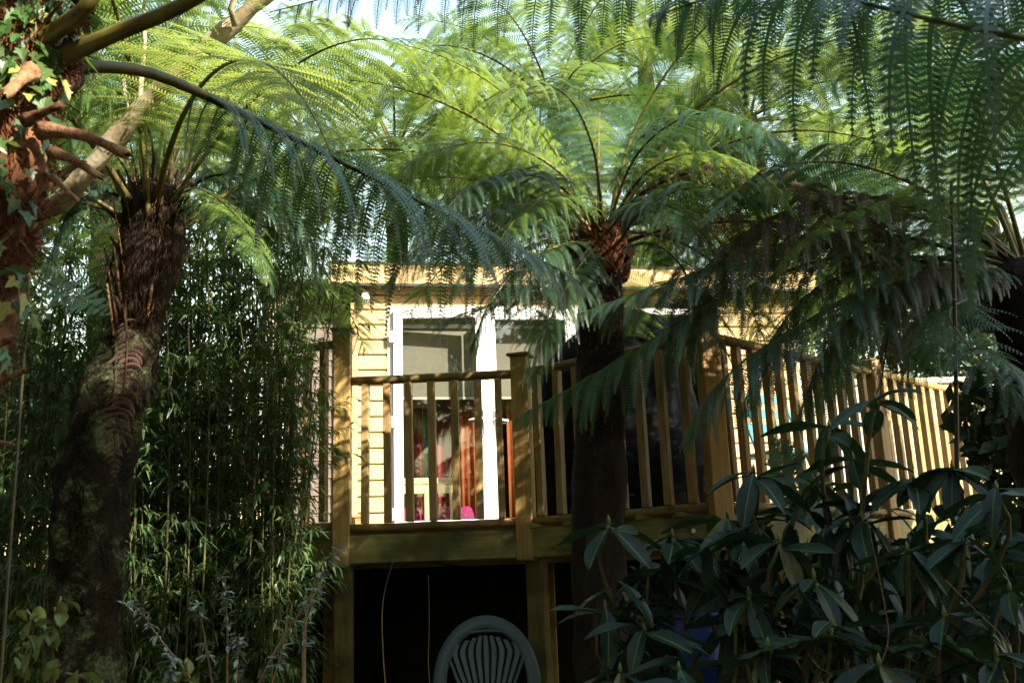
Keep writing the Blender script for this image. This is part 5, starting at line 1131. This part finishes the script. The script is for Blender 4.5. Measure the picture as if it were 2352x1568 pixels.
# ---- 11 small ferns
def simple_fern(ctrl, W, n, mat, label, seed, up=(0, 0, 1), teeth=6):
    b = ground_under(Vector(ctrl[0])); t = thing('small_fern', b, label, 'fern', 'small ferns'); pth = smooth_path([Vector(c) - b for c in ctrl], 60)
    me = frond_mesh('frond', pth, P_=n, Q=teeth, W=W, s0=.25, droop=.15, sweep=.2, PW=W * .22, r_base=.003, seed=seed, wmul=1.5, curl=.05, up=up, mats=(mat, 'rachis'), peak=.3, smin=3.0)
    link('frond', me, None, t)
    MB().tube([(0, 0, 0), tuple(pth[0] * .5 + np.array([0, .02, 0])), tuple(pth[0])], .003, 6).build('stalk', 'twig', t, True); return t
simple_fern([V3(70, 620, 1.95), V3(110, 650, 1.93), V3(170, 678, 1.9), V3(252, 722, 1.86)], .045, 13, 'pale_fern', 'pale green pinnate fern frond catching light right of the ivy', 1, (.3, -1, .4))
simple_fern([V3(-20, 760, 2.0), V3(40, 730, 2.0), V3(120, 705, 1.98), V3(200, 690, 1.96)], .07, 14, 'frond', 'darker fern frond just below the pale one at the left edge', 2, (0, -.5, 1))
simple_fern([V3(1900, 1260, 3.25), V3(1860, 1180, 3.25), V3(1815, 1080, 3.25), V3(1775, 1010, 3.2)], .10, 16, 'frond_shade', 'toothed fern frond rising from the rhododendron before the spindles', 3, (0, -1, .2))
simple_fern([V3(2080, 1330, 3.2), V3(2010, 1240, 3.2), V3(1900, 1190, 3.2), V3(1800, 1180, 3.15)], .09, 16, 'frond_shade', 'low toothed fern frond lying between rhododendron leaves', 4, (0, -1, .6))
simple_fern([V3(2150, 1620, 2.6), V3(2000, 1500, 2.6), V3(1850, 1470, 2.6), V3(1700, 1510, 2.6)], .14, 20, 'frond_shade', 'dark fern frond under the rhododendron at the bottom right', 5)
simple_fern([V3(2300, 1640, 2.5), V3(2240, 1540, 2.5), V3(2150, 1480, 2.5), V3(2050, 1490, 2.5)], .14, 20, 'frond_shade', 'dark fern frond in the bottom right corner', 6)

# ---- 12 single canes and dry stems
def cane(pts, r_, mat, name, label, cat, joints=0):
    b = ground_under(Vector(V3(*pts[0]))); t = thing(name, b, label, cat); w_ = smooth_path([V3(*a) - b for a in pts], 24)
    MB().tube([tuple(p) for p in w_], [r_ * (1 - .02 * i) for i in range(24)], 8).build('stem', mat, t, True)
    if joints:
        for i in range(2, 24, joints): MB().tube([tuple(w_[i] - np.array([0, 0, .006])), tuple(w_[i] + np.array([0, 0, .006]))], r_ * 1.4 * (1 - .02 * i), 8).build('joint', 'twig', t, True)
    return t
cane([(2205, 1560, 3.5), (2200, 1200, 3.5), (2196, 900, 3.5), (2192, 680, 3.5), (2185, 420, 3.5)], .011, 'bamboo_culm', 'bamboo_cane', 'single upright bamboo cane before the right end of the balustrade', 'cane', 5)
cane([(888, 1600, 4.9), (880, 1500, 4.9), (878, 1400, 4.9), (890, 1330, 4.88), (905, 1285, 4.85)], .003, 'dry_twig', 'dry_stem', 'thin dry stem left of two below the deck, leaning right', 'stem')
cane([(990, 1600, 5.0), (984, 1520, 5.0), (986, 1420, 5.0), (984, 1320, 5.0)], .0026, 'dry_twig', 'dry_stem', 'thin straight dry stem below the deck, left of the chair', 'stem')
cane([(700, 1640, 3.6), (698, 1500, 3.6), (705, 1410, 3.6), (740, 1330, 3.6)], .008, 'dry_twig', 'dry_stem', 'thick bare tan stem just left of the left deck support', 'stem')
gtw = random.Random(8)
for k_, (a, b_, c_, l_) in enumerate((((2010, 1560, 2.5), (2030, 1380, 2.5), (1990, 1180, 2.5), 'pale thread-like stem crossing the rhododendron near its middle'), ((2330, 1530, 2.4), (2240, 1400, 2.4), (2170, 1330, 2.4), 'pale curved dry stem in the lower right corner'), ((1900, 1565, 2.5), (1880, 1530, 2.5), (1855, 1500, 2.5), 'short pale dry stem at the bottom right of centre'))):
    cane([(a[0], a[1] + 60, a[2]), a, ((a[0] + b_[0]) / 2 + 20, (a[1] + b_[1]) / 2, a[2]), b_, c_], .0018, 'dry_twig', 'dry_stem', l_, 'stem')
# grass-like tuft of dry stems round the chair
tuft = ground_under(V3(1260, 1560, 4.6)); wt = thing('dry_weeds', tuft, 'sparse dry weeds and bamboo shoots growing right of the plastic chair', 'weeds')
for k_ in range(26):
    an = gtw.uniform(0, 6.28); l = gtw.uniform(.25, .62); e = Vector((math.cos(an) * .22, math.sin(an) * .1, l)); s_ = Vector((gtw.uniform(-.08, .08), gtw.uniform(-.05, .05), 0))
    MB().tube([tuple(s_), tuple(s_ + e * .5 + Vector((0, 0, l * .1))), tuple(s_ + e)], [.0022, .0018, .0008], 5).build('stem', 'dry_twig', wt, True)
BL_ = big_leaf(1, .05, .3, .2, .01, 77); BL_.materials.clear(); BL_.materials.append(M['bamboo_leaf']); BL_.polygons.foreach_set('material_index', [0] * len(BL_.polygons))
for k_ in range(40):
    link('leaf', BL_, None, wt, (gtw.uniform(-.22, .22), gtw.uniform(-.1, .1), gtw.uniform(.2, .6)), (gtw.uniform(-.6, .6), gtw.uniform(-.6, .8), gtw.uniform(0, 6.28)), gtw.uniform(.05, .11))
